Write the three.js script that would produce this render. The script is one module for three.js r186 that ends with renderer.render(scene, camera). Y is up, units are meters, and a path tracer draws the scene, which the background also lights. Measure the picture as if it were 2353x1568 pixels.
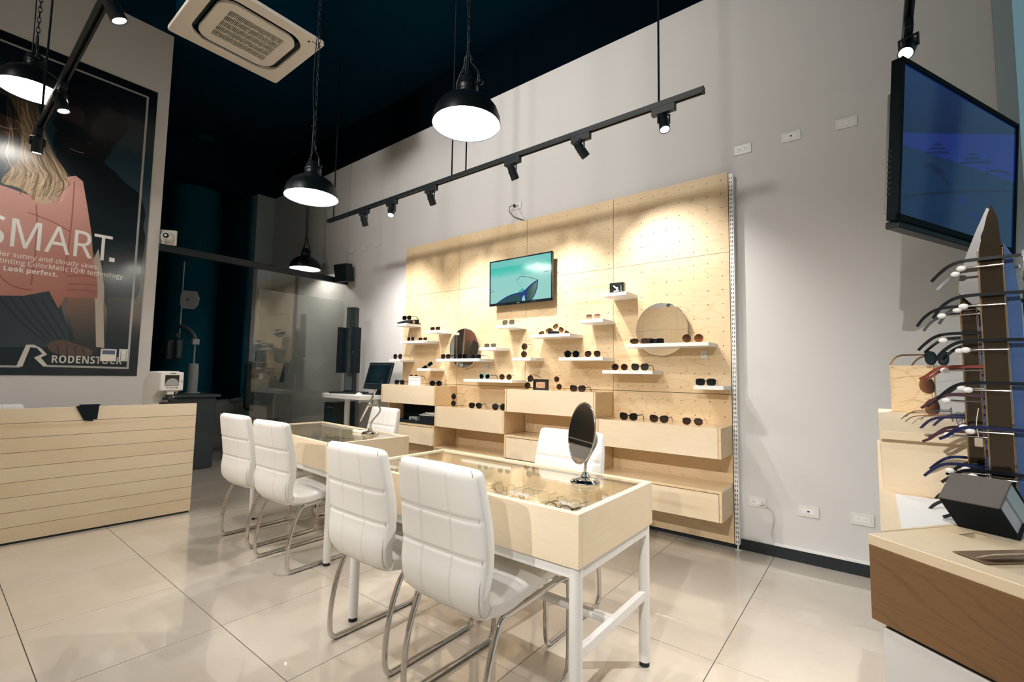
import * as THREE from 'three';
import { RoundedBoxGeometry } from 'three/addons/geometries/RoundedBoxGeometry.js';
import { mergeGeometries } from 'three/addons/utils/BufferGeometryUtils.js';
import { ImprovedNoise } from 'three/addons/math/ImprovedNoise.js';

// ------------------------------------------------------------------ camera, sky, exposure
const scene = new THREE.Scene();
const camera = new THREE.PerspectiveCamera(72.72, 2353 / 1568, 0.05, 60);
camera.position.set(0, 1.2, 3.673);
camera.rotation.set(0.0733136, 0.6635636, 0.0162359, 'YXZ');
scene.background = new THREE.Color().setRGB(0.14, 0.235, 0.275);      // dusk outside the shop window
scene.backgroundIntensity = 1.0;
const renderer = new THREE.WebGLRenderer({ antialias: true });
renderer.toneMapping = THREE.LinearToneMapping;
renderer.toneMappingExposure = 0.98;
renderer.shadowMap.enabled = true;
const WARM = [1, 0.965, 0.925];          // colour of the shop's lamps
const K = { wall: 13.5, pend: 4.3, fill: 4.3, front: 12.5, flood: 12.5 };   // lamp strengths in candela; front and flood lamps stand out of view

// ------------------------------------------------------------------ small helpers
let seed = 7;
const rnd = () => { seed = (seed + 0x6d2b79f5) | 0; let t = Math.imul(seed ^ (seed >>> 15), 1 | seed); t = (t + Math.imul(t ^ (t >>> 7), 61 | t)) ^ t; return ((t ^ (t >>> 14)) >>> 0) / 4294967296; };
const V = (x, y, z) => new THREE.Vector3(x, y, z);
const noise = new ImprovedNoise();
const fbm = (x, y, z, o = 4) => { let s = 0, a = 0.5; for (let i = 0; i < o; i++) { s += a * noise.noise(x, y, z); x *= 2.03; y *= 2.03; a *= 0.5; } return s; };
const clamp = (v, a = 0, b = 1) => Math.min(b, Math.max(a, v));
const sstep = (a, b, v) => { const t = clamp((v - a) / (b - a)); return t * t * (3 - 2 * t); };
const used = {};
function numbered(n) { const k = used[n] = (used[n] ?? -1) + 1; return k ? n + '_' + String(k).padStart(3, '0') : n; }
function tag(o, label, category, group) { o.userData = { ...o.userData, label, category }; if (group) o.userData.group = group; return o; }
function thing(name, label, category, [x, y, z] = [0, 0, 0], turn = 0, group) {
  const o = new THREE.Group(); o.name = numbered(name); o.position.set(x, y, z); o.rotation.y = turn; scene.add(o); return tag(o, label, category, group);
}
function part(name, geo, mat, parent, label) {
  const m = new THREE.Mesh(Array.isArray(geo) ? merge(geo) : geo, mat); m.name = name; m.castShadow = m.receiveShadow = true; parent.add(m);
  if (label) m.userData.label = label; return m;
}
function solo(name, label, category, geo, mat, group) { const m = part(numbered(name), geo, mat, scene); return tag(m, label, category, group); }
function struct(name, geo, mat, parent = scene) { const m = part(name, geo, mat, parent); if (parent === scene) m.userData.kind = 'structure'; return m; }
function merge(gs) {
  return mergeGeometries(gs.map((g) => { const q = g.index ? g.toNonIndexed() : g; for (const k of Object.keys(q.attributes)) if (!['position', 'normal', 'uv'].includes(k)) q.deleteAttribute(k); q.morphAttributes = {}; return q; }));
}
function dup(root, [x, y, z], turn, label, name) {
  const r = root.clone(); r.name = numbered(name ?? root.name.replace(/_\d{3}$/, '')); r.userData = { ...root.userData, label }; r.position.set(x, y, z); r.rotation.set(0, turn, 0); scene.add(r); return r;
}
const at = (g, x, y, z) => g.translate(x, y, z);
const box = (w, h, d, x = 0, y = 0, z = 0) => at(new THREE.BoxGeometry(w, h, d), x, y, z);
const rbox = (w, h, d, x = 0, y = 0, z = 0, r = 0.0025, s = 1) => at(new RoundedBoxGeometry(w, h, d, s, Math.min(r, w * 0.49, h * 0.49, d * 0.49)), x, y, z);
const span = (x0, x1, y0, y1, z0, z1) => box(x1 - x0, y1 - y0, z1 - z0, (x0 + x1) / 2, (y0 + y1) / 2, (z0 + z1) / 2);
const rspan = (x0, x1, y0, y1, z0, z1, r) => rbox(x1 - x0, y1 - y0, z1 - z0, (x0 + x1) / 2, (y0 + y1) / 2, (z0 + z1) / 2, r);
const cyl = (r1, r2, h, x = 0, y = 0, z = 0, n = 20) => at(new THREE.CylinderGeometry(r1, r2, h, n), x, y, z);
const lathe = (pts, n = 40) => new THREE.LatheGeometry(pts.map(([r, y]) => new THREE.Vector2(r, y)), n);
function rod(a, b, r, n = 10) { const d = b.clone().sub(a), g = new THREE.CylinderGeometry(r, r, d.length(), n); g.applyQuaternion(new THREE.Quaternion().setFromUnitVectors(V(0, 1, 0), d.normalize())); return g.translate((a.x + b.x) / 2, (a.y + b.y) / 2, (a.z + b.z) / 2); }
function tube(pts, r, n = 40, k = 8, closed = false, tension = 0.5) { return new THREE.TubeGeometry(new THREE.CatmullRomCurve3(pts.map((p) => V(...p)), closed, 'catmullrom', tension), n, r, k, closed); }
function extr(shape, depth, seg = 8, bevel = 0) { return new THREE.ExtrudeGeometry(shape, { depth, curveSegments: seg, bevelEnabled: bevel > 0, bevelThickness: bevel, bevelSize: bevel, bevelOffset: -bevel, bevelSegments: 1 }); }
function poly(pts) { const s = new THREE.Shape(); pts.forEach(([x, y], i) => (i ? s.lineTo(x, y) : s.moveTo(x, y))); s.closePath(); return s; }
function rrect(w, h, r, x = 0, y = 0) { const s = new THREE.Shape(), a = x - w / 2, b = y - h / 2; s.moveTo(a + r, b); s.lineTo(a + w - r, b); s.absarc(a + w - r, b + r, r, -Math.PI / 2, 0); s.lineTo(a + w, b + h - r); s.absarc(a + w - r, b + h - r, r, 0, Math.PI / 2); s.lineTo(a + r, b + h); s.absarc(a + r, b + h - r, r, Math.PI / 2, Math.PI); s.lineTo(a, b + r); s.absarc(a + r, b + r, r, Math.PI, Math.PI * 1.5); return s; }
function hole(shape, x, y, r) { const p = new THREE.Path(); p.absarc(x, y, r, 0, Math.PI * 2, true); shape.holes.push(p); }
function slot(shape, x, y, w, h) { const p = new THREE.Path(); p.moveTo(x - w / 2, y - h / 2); p.lineTo(x - w / 2, y + h / 2); p.lineTo(x + w / 2, y + h / 2); p.lineTo(x + w / 2, y - h / 2); p.closePath(); shape.holes.push(p); }
// uv in metres, u running along the grain
function grain(geo, along = 'x', ox = rnd() * 3, oy = rnd() * 3) {
  const g = geo.index ? geo.toNonIndexed() : geo, p = g.attributes.position, n = g.attributes.normal, uv = new Float32Array(p.count * 2);
  for (let i = 0; i < p.count; i++) {
    const P = [p.getX(i), p.getY(i), p.getZ(i)], N = [Math.abs(n.getX(i)), Math.abs(n.getY(i)), Math.abs(n.getZ(i))];
    const f = N[0] > N[1] && N[0] > N[2] ? 0 : N[1] > N[2] ? 1 : 2, a = 'xyz'.indexOf(along);
    let u, v; const o = [0, 1, 2].filter((q) => q !== f);
    if (o.includes(a)) { u = P[a]; v = P[o.find((q) => q !== a)]; } else { u = P[o[0]] * 0.4; v = P[o[1]]; }
    uv[2 * i] = u + ox; uv[2 * i + 1] = v + oy;
  }
  g.setAttribute('uv', new THREE.BufferAttribute(uv, 2)); return g;
}
function dataTex(n, m, f, sizeU, sizeV) {
  const d = new Uint8Array(n * m * 4);
  for (let j = 0; j < m; j++) for (let i = 0; i < n; i++) { const c = f(i / n * sizeU, j / m * sizeV); for (let k = 0; k < 3; k++) d[(j * n + i) * 4 + k] = clamp(c[k]) * 255; d[(j * n + i) * 4 + 3] = 255; }
  const t = new THREE.DataTexture(d, n, m); t.colorSpace = THREE.SRGBColorSpace; t.wrapS = t.wrapT = THREE.MirroredRepeatWrapping; t.magFilter = THREE.LinearFilter; t.repeat.set(1 / sizeU, 1 / sizeV); t.needsUpdate = true; return t;
}
const mixc = (a, b, t) => a.map((v, i) => v + (b[i] - v) * t);
function canvasTex(w, h, draw) { const c = document.createElement('canvas'); c.width = w; c.height = h; draw(c.getContext('2d'), w, h); const t = new THREE.CanvasTexture(c); t.colorSpace = THREE.SRGBColorSpace; return t; }
function cpoly(g, pts, fill) { g.beginPath(); pts.forEach(([x, y], i) => (i ? g.lineTo(x, y) : g.moveTo(x, y))); g.closePath(); g.fillStyle = fill; g.fill(); }
function blob(g, pts, fill) { // smooth closed outline through mid points
  g.beginPath(); const n = pts.length; for (let i = 0; i <= n; i++) { const a = pts[i % n], b = pts[(i + 1) % n], mx = (a[0] + b[0]) / 2, my = (a[1] + b[1]) / 2; if (!i) g.moveTo(mx, my); else g.quadraticCurveTo(a[0], a[1], mx, my); } g.closePath(); g.fillStyle = fill; g.fill();
}

// ------------------------------------------------------------------ materials
const std = (rgb, roughness = 0.6, more = {}) => { const m = new THREE.MeshStandardMaterial({ roughness, metalness: 0, ...more }); m.color.setRGB(...rgb); return m; };
const phys = (rgb, roughness = 0.6, more = {}) => { const m = new THREE.MeshPhysicalMaterial({ roughness, metalness: 0, ...more }); m.color.setRGB(...rgb); return m; };
const glow = (rgb, k) => { const m = new THREE.MeshStandardMaterial({ color: 0x000000, roughness: 1, emissive: 0xffffff, emissiveIntensity: k }); m.emissive.setRGB(...rgb); return m; };
function woodTex(sd, light, mid, dark, flame) {
  return dataTex(900, 700, (u, v) => {
    const w = fbm(u * 1.1, v * 5, sd, 4), c = fbm(u * 0.75 + 5, v * 3.1 + w * 0.3, sd + 3, 3) * 21, f = Math.abs((c - Math.floor(c)) - 0.5) * 2;
    const line = sstep(0.74, 1, f) * flame, fine = fbm(u * 9, v * 160, sd + 9, 2), bl = fbm(u * 1.6, v * 2.4, sd + 20, 3), st = sstep(0.26, 0.5, fbm(u * 0.6, v * 11, sd + 31, 3));
    let col = mixc(mid, light, clamp(0.5 + bl * 1.4)); col = mixc(col, dark, clamp(line * 0.26 + st * 0.42 + Math.max(0, fine) * 0.34)); return col;
  }, 1.8, 1.4);
}
const tPly = woodTex(1.3, [0.90, 0.805, 0.66], [0.86, 0.745, 0.575], [0.73, 0.58, 0.405], 1);
const tPale = woodTex(7.7, [0.915, 0.85, 0.745], [0.885, 0.805, 0.68], [0.80, 0.69, 0.54], 0.3);
const tWall = woodTex(12.1, [0.52, 0.39, 0.26], [0.45, 0.33, 0.215], [0.33, 0.235, 0.15], 1);
const tGrey = woodTex(4.4, [0.70, 0.71, 0.72], [0.64, 0.65, 0.665], [0.50, 0.51, 0.53], 1);
const tTile = dataTex(512, 512, (u, v) => { const a = fbm(u * 2.2 + 3, v * 2.6, 2.2, 4), b = fbm(u * 6 + a * 2, v * 1.6, 8.1, 3); return mixc([0.785, 0.745, 0.69], [0.83, 0.795, 0.75], clamp(0.5 + a * 1.1 + b * 0.35)); }, 1.3, 1.3);
const M = {
  ply: std([1, 1, 1], 0.5, { map: tPly }), plyGloss: phys([1, 1, 1], 0.3, { map: tPly, clearcoat: 0.9, clearcoatRoughness: 0.05 }), pale: std([1, 1, 1], 0.42, { map: tPale }),
  walnut: std([1, 1, 1], 0.5, { map: tWall }), greyWood: std([1, 1, 1], 0.55, { map: tGrey }),
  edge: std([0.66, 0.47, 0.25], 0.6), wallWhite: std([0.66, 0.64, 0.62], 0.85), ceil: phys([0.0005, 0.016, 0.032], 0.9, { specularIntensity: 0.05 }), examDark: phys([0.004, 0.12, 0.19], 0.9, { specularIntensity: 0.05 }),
  band: phys([0.0003, 0.003, 0.006], 0.9, { specularIntensity: 0.05 }), grout: std([0.30, 0.27, 0.23], 0.9), black: std([0.004, 0.009, 0.013], 0.45), blackGloss: std([0.004, 0.008, 0.012], 0.12), blackMatte: phys([0.004, 0.009, 0.013], 0.8, { specularIntensity: 0.35 }),
  white: std([0.80, 0.79, 0.765], 0.4), whitePlastic: std([0.72, 0.70, 0.66], 0.35), leather: std([0.81, 0.795, 0.765], 0.38), seam: std([0.50, 0.47, 0.43], 0.7),
  chrome: std([0.62, 0.60, 0.58], 0.06, { metalness: 1 }), steel: std([0.62, 0.62, 0.63], 0.3, { metalness: 1 }), mirror: std([0.90, 0.90, 0.89], 0.015, { metalness: 1 }),
  glass: phys([0.97, 0.985, 0.975], 0.0, { transmission: 1, thickness: 0, ior: 1.5 }), glassSmoke: phys([0.55, 0.6, 0.6], 0.0, { transmission: 1, thickness: 0, ior: 1.5 }),
  frost: phys([0.86, 0.88, 0.87], 0.42, { transmission: 1, thickness: 0.004, ior: 1.35 }),
  lampShade: phys([0.004, 0.008, 0.011], 0.35, { specularIntensity: 0.6 }), lampInner: std([0.92, 0.90, 0.86], 0.6), bulb: glow([1, 0.93, 0.82], 30), spotLens: glow([1, 0.95, 0.86], 40),
  acBeige: std([0.84, 0.78, 0.69], 0.5), paper: std([0.80, 0.80, 0.79], 0.8), bronze: std([0.13, 0.10, 0.07], 0.07, { metalness: 0.9 }), gold: std([0.62, 0.42, 0.22], 0.18, { metalness: 1 }),
  blueAcrylic: phys([0.10, 0.19, 0.42], 0.12, { transmission: 0.5, thickness: 0 }), foot: std([0.008, 0.012, 0.016], 0.6), winFrame: std([0.36, 0.43, 0.45], 0.5), cord: std([0.66, 0.63, 0.58], 0.5),
  slotDark: std([0.012, 0.014, 0.016], 0.8), demo: phys([0.93, 0.95, 0.94], 0.0, { transmission: 1, thickness: 0, ior: 1.5 }),
};
const tiles = [[1, 1, 1], [0.975, 0.97, 0.962], [1.0, 0.985, 0.96]].map((c) => phys(c, 0.22, { map: tTile, clearcoat: 1, clearcoatRoughness: 0.02 }));

// ------------------------------------------------------------------ the room
const XW = -5.87;                       // plane of the poster wall and of the glass partition
struct('wall_right', span(-9.6, 0.6, 0, 4.22, -0.15, 0), M.wallWhite);
struct('trim_1', span(-9.6, 0.6, 4.22, 4.8, -0.15, 0.004), M.band);
struct('wall_back', span(XW - 0.16, XW, 0, 4.8, 2.2, 5.75), M.wallWhite);
struct('wall_front', span(-5.87, 1.6, 0, 4.8, 5.6, 5.75), M.wallWhite);
struct('ceiling', span(-9.75, 1.6, 4.8, 4.95, -0.15, 5.75), M.ceil);
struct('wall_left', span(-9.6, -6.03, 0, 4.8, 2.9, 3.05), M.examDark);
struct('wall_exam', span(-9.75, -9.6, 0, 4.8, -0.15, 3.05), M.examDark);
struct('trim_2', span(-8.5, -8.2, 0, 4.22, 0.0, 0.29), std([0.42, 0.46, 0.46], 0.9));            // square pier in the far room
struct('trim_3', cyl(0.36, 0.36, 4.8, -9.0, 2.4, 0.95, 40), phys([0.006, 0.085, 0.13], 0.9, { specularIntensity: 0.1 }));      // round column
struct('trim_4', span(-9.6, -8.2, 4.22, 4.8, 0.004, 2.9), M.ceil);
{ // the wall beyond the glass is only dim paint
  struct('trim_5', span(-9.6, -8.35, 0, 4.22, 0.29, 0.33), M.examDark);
}
const floor = struct('floor', span(-9.7, 1.5, -0.15, -0.012, -0.15, 5.75), M.grout);
{
  const geos = [0, 1, 2, 3].map(() => grain(rbox(0.627, 0.011, 0.599, 0, -0.0055, 0, 0.0012), 'x'));
  for (let i = -4; i < 15; i++) for (let j = -1; j < 9; j++) {
    const x = -0.575 - 0.63 * i - 0.315, z = 0.3 + 0.602 * j + 0.301; if (x < -9.5 || x > 1.45 || z > 5.4) continue;
    const t = part('tile', geos[(i * 3 + j * 7 + 40) % 4], tiles[(i * 5 + j * 3 + 60) % 3], floor); t.position.set(x, 0, z);
  }
}
struct('baseboard_right', span(-8.2, 0.6, 0, 0.072, 0.001, 0.014), M.black);
struct('trim_6', rspan(-0.575, 0.59, 0.074, 0.094, 0.0, 0.016, 0.003), M.white);                    // cable raceway above the skirting
struct('trim_7', rspan(-5.885, -5.862, 2.5, 4.2, 0.0, 0.012, 0.003), std([0.62, 0.58, 0.52], 0.6)); // joint strip where the partition meets the wall
// shop window: a strip of glass beside the wall and an unseen glazed front round the corner, letting dusk light in
{
  const w = new THREE.Group(); w.name = 'window_1'; w.userData.kind = 'structure'; scene.add(w);
  for (const x of [0.6, 1.42]) part('window_post', rspan(x, x + 0.08, 0, 4.8, -0.12, 0.012, 0.004), M.winFrame, w);
  for (const [a, b] of [[0, 0.12], [4.72, 4.8]]) { part('window_rail', rspan(0.68, 1.42, a, b, -0.1, 0.0, 0.004), M.winFrame, w); part('window_rail', rspan(1.43, 1.49, a, b, 0.1, 5.48, 0.004), M.winFrame, w); }
  part('pane', span(0.68, 1.42, 0.12, 4.72, -0.06, -0.05), M.glass, w);
  for (const z of [1.35, 2.7, 4.05, 5.4]) part('window_post', rspan(1.42, 1.5, 0, 4.8, z, z + 0.08, 0.004), M.winFrame, w);
  for (const z of [0.08, 1.43, 2.78, 4.13]) part('pane', span(1.455, 1.465, 0.12, 4.72, z, z + 1.27), M.glass, w);
  struct('pavement', span(1.52, 14, -0.2, -0.05, -8, 14), std([0.2, 0.2, 0.2], 0.9)); struct('pavement_001', span(-9, 14, -0.2, -0.05, -8, -0.2), std([0.2, 0.2, 0.2], 0.9));
}
// glass partition of the examination room
{
  const w = new THREE.Group(); w.name = 'window_2'; w.userData.kind = 'structure'; scene.add(w);
  part('rail', rspan(XW - 0.03, XW + 0.03, 2.44, 2.515, 0.0, 2.2, 0.003), M.black, w);
  part('pane', span(XW - 0.005, XW + 0.005, 0.01, 2.44, 0.005, 1.21), M.glass, w);
  const s = poly([[0.03, 0.62], [1.16, 0.62], [1.16, 2.2], [0.03, 2.2]]);           // z, y of the frosted film
  for (const pts of [[[0.80, 1.06], [0.88, 1.06], [0.74, 1.74], [0.665, 1.76], [0.69, 1.60]], [[0.585, 1.38], [0.40, 1.22], [0.22, 1.38], [0.26, 1.46], [0.36, 1.58], [0.30, 1.45]]]) { const p = new THREE.Path(); pts.forEach(([x, y], i) => (i ? p.lineTo(x, y) : p.moveTo(x, y))); p.closePath(); s.holes.push(p); }
  const f = extr(s, 0.003); f.applyMatrix4(new THREE.Matrix4().makeBasis(V(0, 0, 1), V(0, 1, 0), V(-1, 0, 0))); part('frosted_film', at(f, XW - 0.007, 0, 0), M.frost, w);
}

// ------------------------------------------------------------------ lamps
function spotLight(pos, target, candela, angle, penumbra) {
  const l = new THREE.SpotLight(0xffffff, candela, 0, angle, penumbra, 2); l.color.setRGB(...WARM); l.position.copy(pos); l.target.position.copy(target); l.castShadow = true;
  l.shadow.mapSize.set(1024, 1024); l.shadow.radius = 0.9; scene.add(l, l.target); return l;
}
function track(label, x0, x1, y, z, alongZ, group) {
  const L = x1 - x0, t = thing('lighting_track', label, 'lighting track', [(x0 + x1) / 2, y, z], alongZ ? Math.PI / 2 : 0, group);
  part('rail', [box(L, 0.004, 0.034, 0, 0.016, 0), box(L, 0.034, 0.004, 0, 0, 0.016), box(L, 0.034, 0.004, 0, 0, -0.016), box(L, 0.004, 0.010, 0, -0.016, 0.012), box(L, 0.004, 0.010, 0, -0.016, -0.012)], M.black, t);
  part('copper_strip', box(L - 0.02, 0.003, 0.004, 0, 0.0, 0.013), M.steel, t);
  for (const s of [-1, 1]) part('end_cap', rbox(0.012, 0.038, 0.038, s * L / 2, 0, 0, 0.002), M.black, t);
  return t;
}
// a head on its adapter: origin where the adapter sits under the track; the head points at "to"
function trackSpot(label, [x, y, z], to, candela, angle = 0.5, penumbra = 0.5, alongZ = false) {
  const t = thing('track_spotlight', label, 'spotlight', [x, y, z], 0, undefined);
  const ad = part('adapter', rbox(alongZ ? 0.034 : 0.15, 0.048, alongZ ? 0.15 : 0.034, 0, -0.024, 0, 0.003), M.black, t);
  const pivot = V(0, -0.105, 0), dir = V(...to).sub(V(x, y, z)).sub(pivot).normalize(), side = V(0, 1, 0).cross(dir).normalize();
  const p = (k, h) => side.clone().multiplyScalar(k).add(V(0, h, 0));
  part('yoke', [rod(p(-0.036, -0.056), p(-0.036, -0.112), 0.0055), rod(p(0.036, -0.056), p(0.036, -0.112), 0.0055), rod(p(-0.04, -0.055), p(0.04, -0.055), 0.006), rod(p(0, -0.046), p(0, -0.056), 0.01)], M.black, t);
  part('cable', tube([[side.x * -0.03, -0.052, side.z * -0.03], [side.x * -0.03 - dir.x * 0.045, -0.05, side.z * -0.03 - dir.z * 0.045], [side.x * -0.03 - dir.x * 0.05, -0.085, side.z * -0.03 - dir.z * 0.05], [-dir.x * 0.05, -0.105 - dir.y * 0.05, -dir.z * 0.05]], 0.003, 20, 6), M.black, t);
  const q = new THREE.Quaternion().setFromUnitVectors(V(0, 1, 0), dir);
  const head = lathe([[0, -0.058], [0.022, -0.058], [0.026, -0.05], [0.029, -0.03], [0.031, 0.0], [0.032, 0.05], [0.032, 0.062], [0.028, 0.062], [0.026, 0.052], [0, 0.052]], 28);
  const h = part('head', head, M.black, t); h.quaternion.copy(q); h.position.copy(pivot);
  const ln = part('lens', cyl(0.0255, 0.0255, 0.004, 0, 0.0565, 0, 24), M.spotLens, t); ln.quaternion.copy(q); ln.position.copy(pivot);
  spotLight(V(x, y, z).add(pivot).addScaledVector(dir, 0.075), V(...to), candela, angle, penumbra);
  return t;
}
track('long black track hung on rods in front of the plywood wall', -4.85, -0.75, 2.915, 0.9, false);
for (const [x, n] of [[-4.75, 'far end'], [-2.87, 'middle'], [-2.70, 'middle'], [-1.02, 'near end']]) {
  const r = solo('suspension_rod', { '-4.75': 'thin black rod at the far end of the long wall track', '-2.87': 'left one of the two close black rods under the near pendant', '-2.7': 'right one of the two close black rods under the near pendant', '-1.02': 'thin black rod at the near end of the long wall track' }[x], 'rod', [rod(V(x, 2.934, 0.9), V(x, 4.8, 0.9), 0.0065), cyl(0.022, 0.022, 0.012, x, 4.794, 0.9)], M.blackMatte);
}
const TY = 2.899;
trackSpot('farthest small spotlight on the long wall track, aimed at the wall', [-4.16, TY, 0.9], [-4.5, 1.35, 0.05], K.wall * 0.72, 0.85, 1);
trackSpot('second small spotlight from the far end, shining at the camera', [-3.70, TY, 0.9], [-2.9, 0.2, 2.0], K.fill * 1.2, 0.6, 0.7);
trackSpot('third small spotlight from the far end of the long wall track', [-3.13, TY, 0.9], [-3.25, 1.55, 0.06], K.wall * 0.72, 0.7, 1);
trackSpot('spotlight over the wall television, fourth along the long track', [-2.19, TY, 0.9], [-2.15, 1.65, 0.06], K.wall * 0.72, 0.62, 0.7);
trackSpot('spotlight near the round wall mirror, fifth along the long track', [-1.58, TY, 0.9], [-1.22, 1.95, 0.06], K.wall * 0.56, 0.60, 0.75);
trackSpot('bright spotlight at the near end of the long wall track', [-0.99, TY, 0.9], [-0.45, 0.3, 1.55], K.fill * 1.0, 0.62, 0.6);
track('black track over the reception side, its end before the poster', -4.76, 0.35, 2.915, 3.25, false);
trackSpot('dark spotlight on the track end in front of the poster', [-4.68, TY, 3.25], [-5.0, 0.7, 3.2], K.fill * 0.4, 0.75, 0.7);
trackSpot('glaring spotlight beside the pendant in front of the poster', [-3.80, TY, 3.25], [-3.3, 0.2, 2.6], K.fill * 1.0, 0.75, 0.6);
trackSpot('spotlight overhead at the top edge, left of the ceiling unit', [-2.60, TY, 3.25], [-2.3, 0.5, 2.15], K.fill * 0.8, 0.7, 0.6);
trackSpot('unseen spotlight on the reception track, lighting the wall behind the camera', [-2.12, TY, 3.25], [-3.1, 1.9, 5.57], 15, 0.6, 0.7);  // out of view; placed to brighten the plywood that the round mirror reflects
trackSpot('unseen spotlight overhead behind the front chairs', [-1.55, TY, 3.25], [-1.25, 0.5, 2.05], K.fill * 0.85, 0.7, 0.6);  // out of view, placed to light the chairs and the near table
trackSpot('unseen spotlight overhead nearest the shop window', [-0.35, TY, 3.25], [-0.15, 0.5, 1.6], K.fill * 0.4, 0.75, 0.6);  // out of view, placed to light the floor on the right
track('unseen black track behind the camera', -4.9, 0.4, 2.915, 5.1, false);
[[-4.3, [-3.7, 0.8, 1.6]], [-2.9, [-2.6, 0.8, 1.9]], [-1.5, [-1.3, 0.8, 2.1]], [-0.2, [-0.25, 0.85, 1.2]]].forEach(([x, to], i) => trackSpot(`${['first', 'second', 'third', 'last'][i]} unseen spotlight of the track behind the camera`, [x, TY, 5.1], to, K.front * [1.1, 1.15, 1.2, 1.9][i], 0.42, 0.9));  // unseen lamps, placed to light chair backs, table fronts and the lower wall
function unseen_floodlight(label, [x, y, z], to, candela) {  // unseen ceiling floods, placed to light the upper display wall
  const t = thing('unseen_floodlight', label, 'unseen_floodlight', [x, y, z]), dir = V(...to).sub(V(x, y, z)).normalize(), q = new THREE.Quaternion().setFromUnitVectors(V(0, 1, 0), dir);
  part('bracket', [rod(V(0, 0.22, 0), V(0, 0, 0), 0.012), cyl(0.06, 0.06, 0.015, 0, 0.225, 0)], M.black, t);
  const h = part('head', lathe([[0, -0.16], [0.05, -0.16], [0.075, -0.10], [0.12, 0.0], [0.12, 0.03], [0.112, 0.03], [0.105, 0.012], [0, 0.012]], 32), M.black, t); h.quaternion.copy(q);
  const ln = part('lens', cyl(0.104, 0.104, 0.004, 0, 0.016, 0, 32), glow([1, 0.95, 0.86], 6), t); ln.quaternion.copy(q);
  const l = spotLight(V(x, y, z).addScaledVector(dir, 0.05), V(...to), candela, 0.52, 1); l.shadow.radius = 12;
}
[[-4.4, [-4.3, 3.5, 0]], [-2.9, [-3.2, 3.6, 0]], [-1.9, [-2.0, 3.6, 0]], [0.1, [-0.6, 3.2, 0]]].forEach(([x, to], i) => unseen_floodlight(`${['first', 'second', 'third', 'last'][i]} unseen ceiling flood behind the camera`, [x, 4.56, 5.2], to, K.flood * [1.3, 3.0, 2.4, 0.4][i]));
track('black track running overhead towards the corner television', -3.4, -0.72, 2.915, 0.18, true).position.set(0.18, 2.915, 2.06);
trackSpot('glaring spotlight above the dark blue corner television', [0.18, TY, 0.86], [-0.5, 0.6, 2.6], K.fill * 4, 0.8, 0.7, true);
trackSpot('unseen spotlight over the right foreground counter', [0.18, TY, 2.2], [0.1, 0.9, 2.2], K.fill * 0.12, 0.55, 0.6, true);  // out of view, placed to light the counter top below it
for (const [x, z] of [[-4.6, 3.25], [-2.2, 3.25], [0.18, 1.2]]) solo('suspension_rod', { '-4.6': 'thin black rod holding the reception track before the poster', '-2.2': 'thin black rod holding the middle of the reception track', '0.18': 'dark rod holding the track above the corner television' }[x], 'rod', [rod(V(x, 2.934, z), V(x, 4.8, z), 0.0065), cyl(0.022, 0.022, 0.012, x, 4.794, z)], M.blackMatte);

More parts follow.
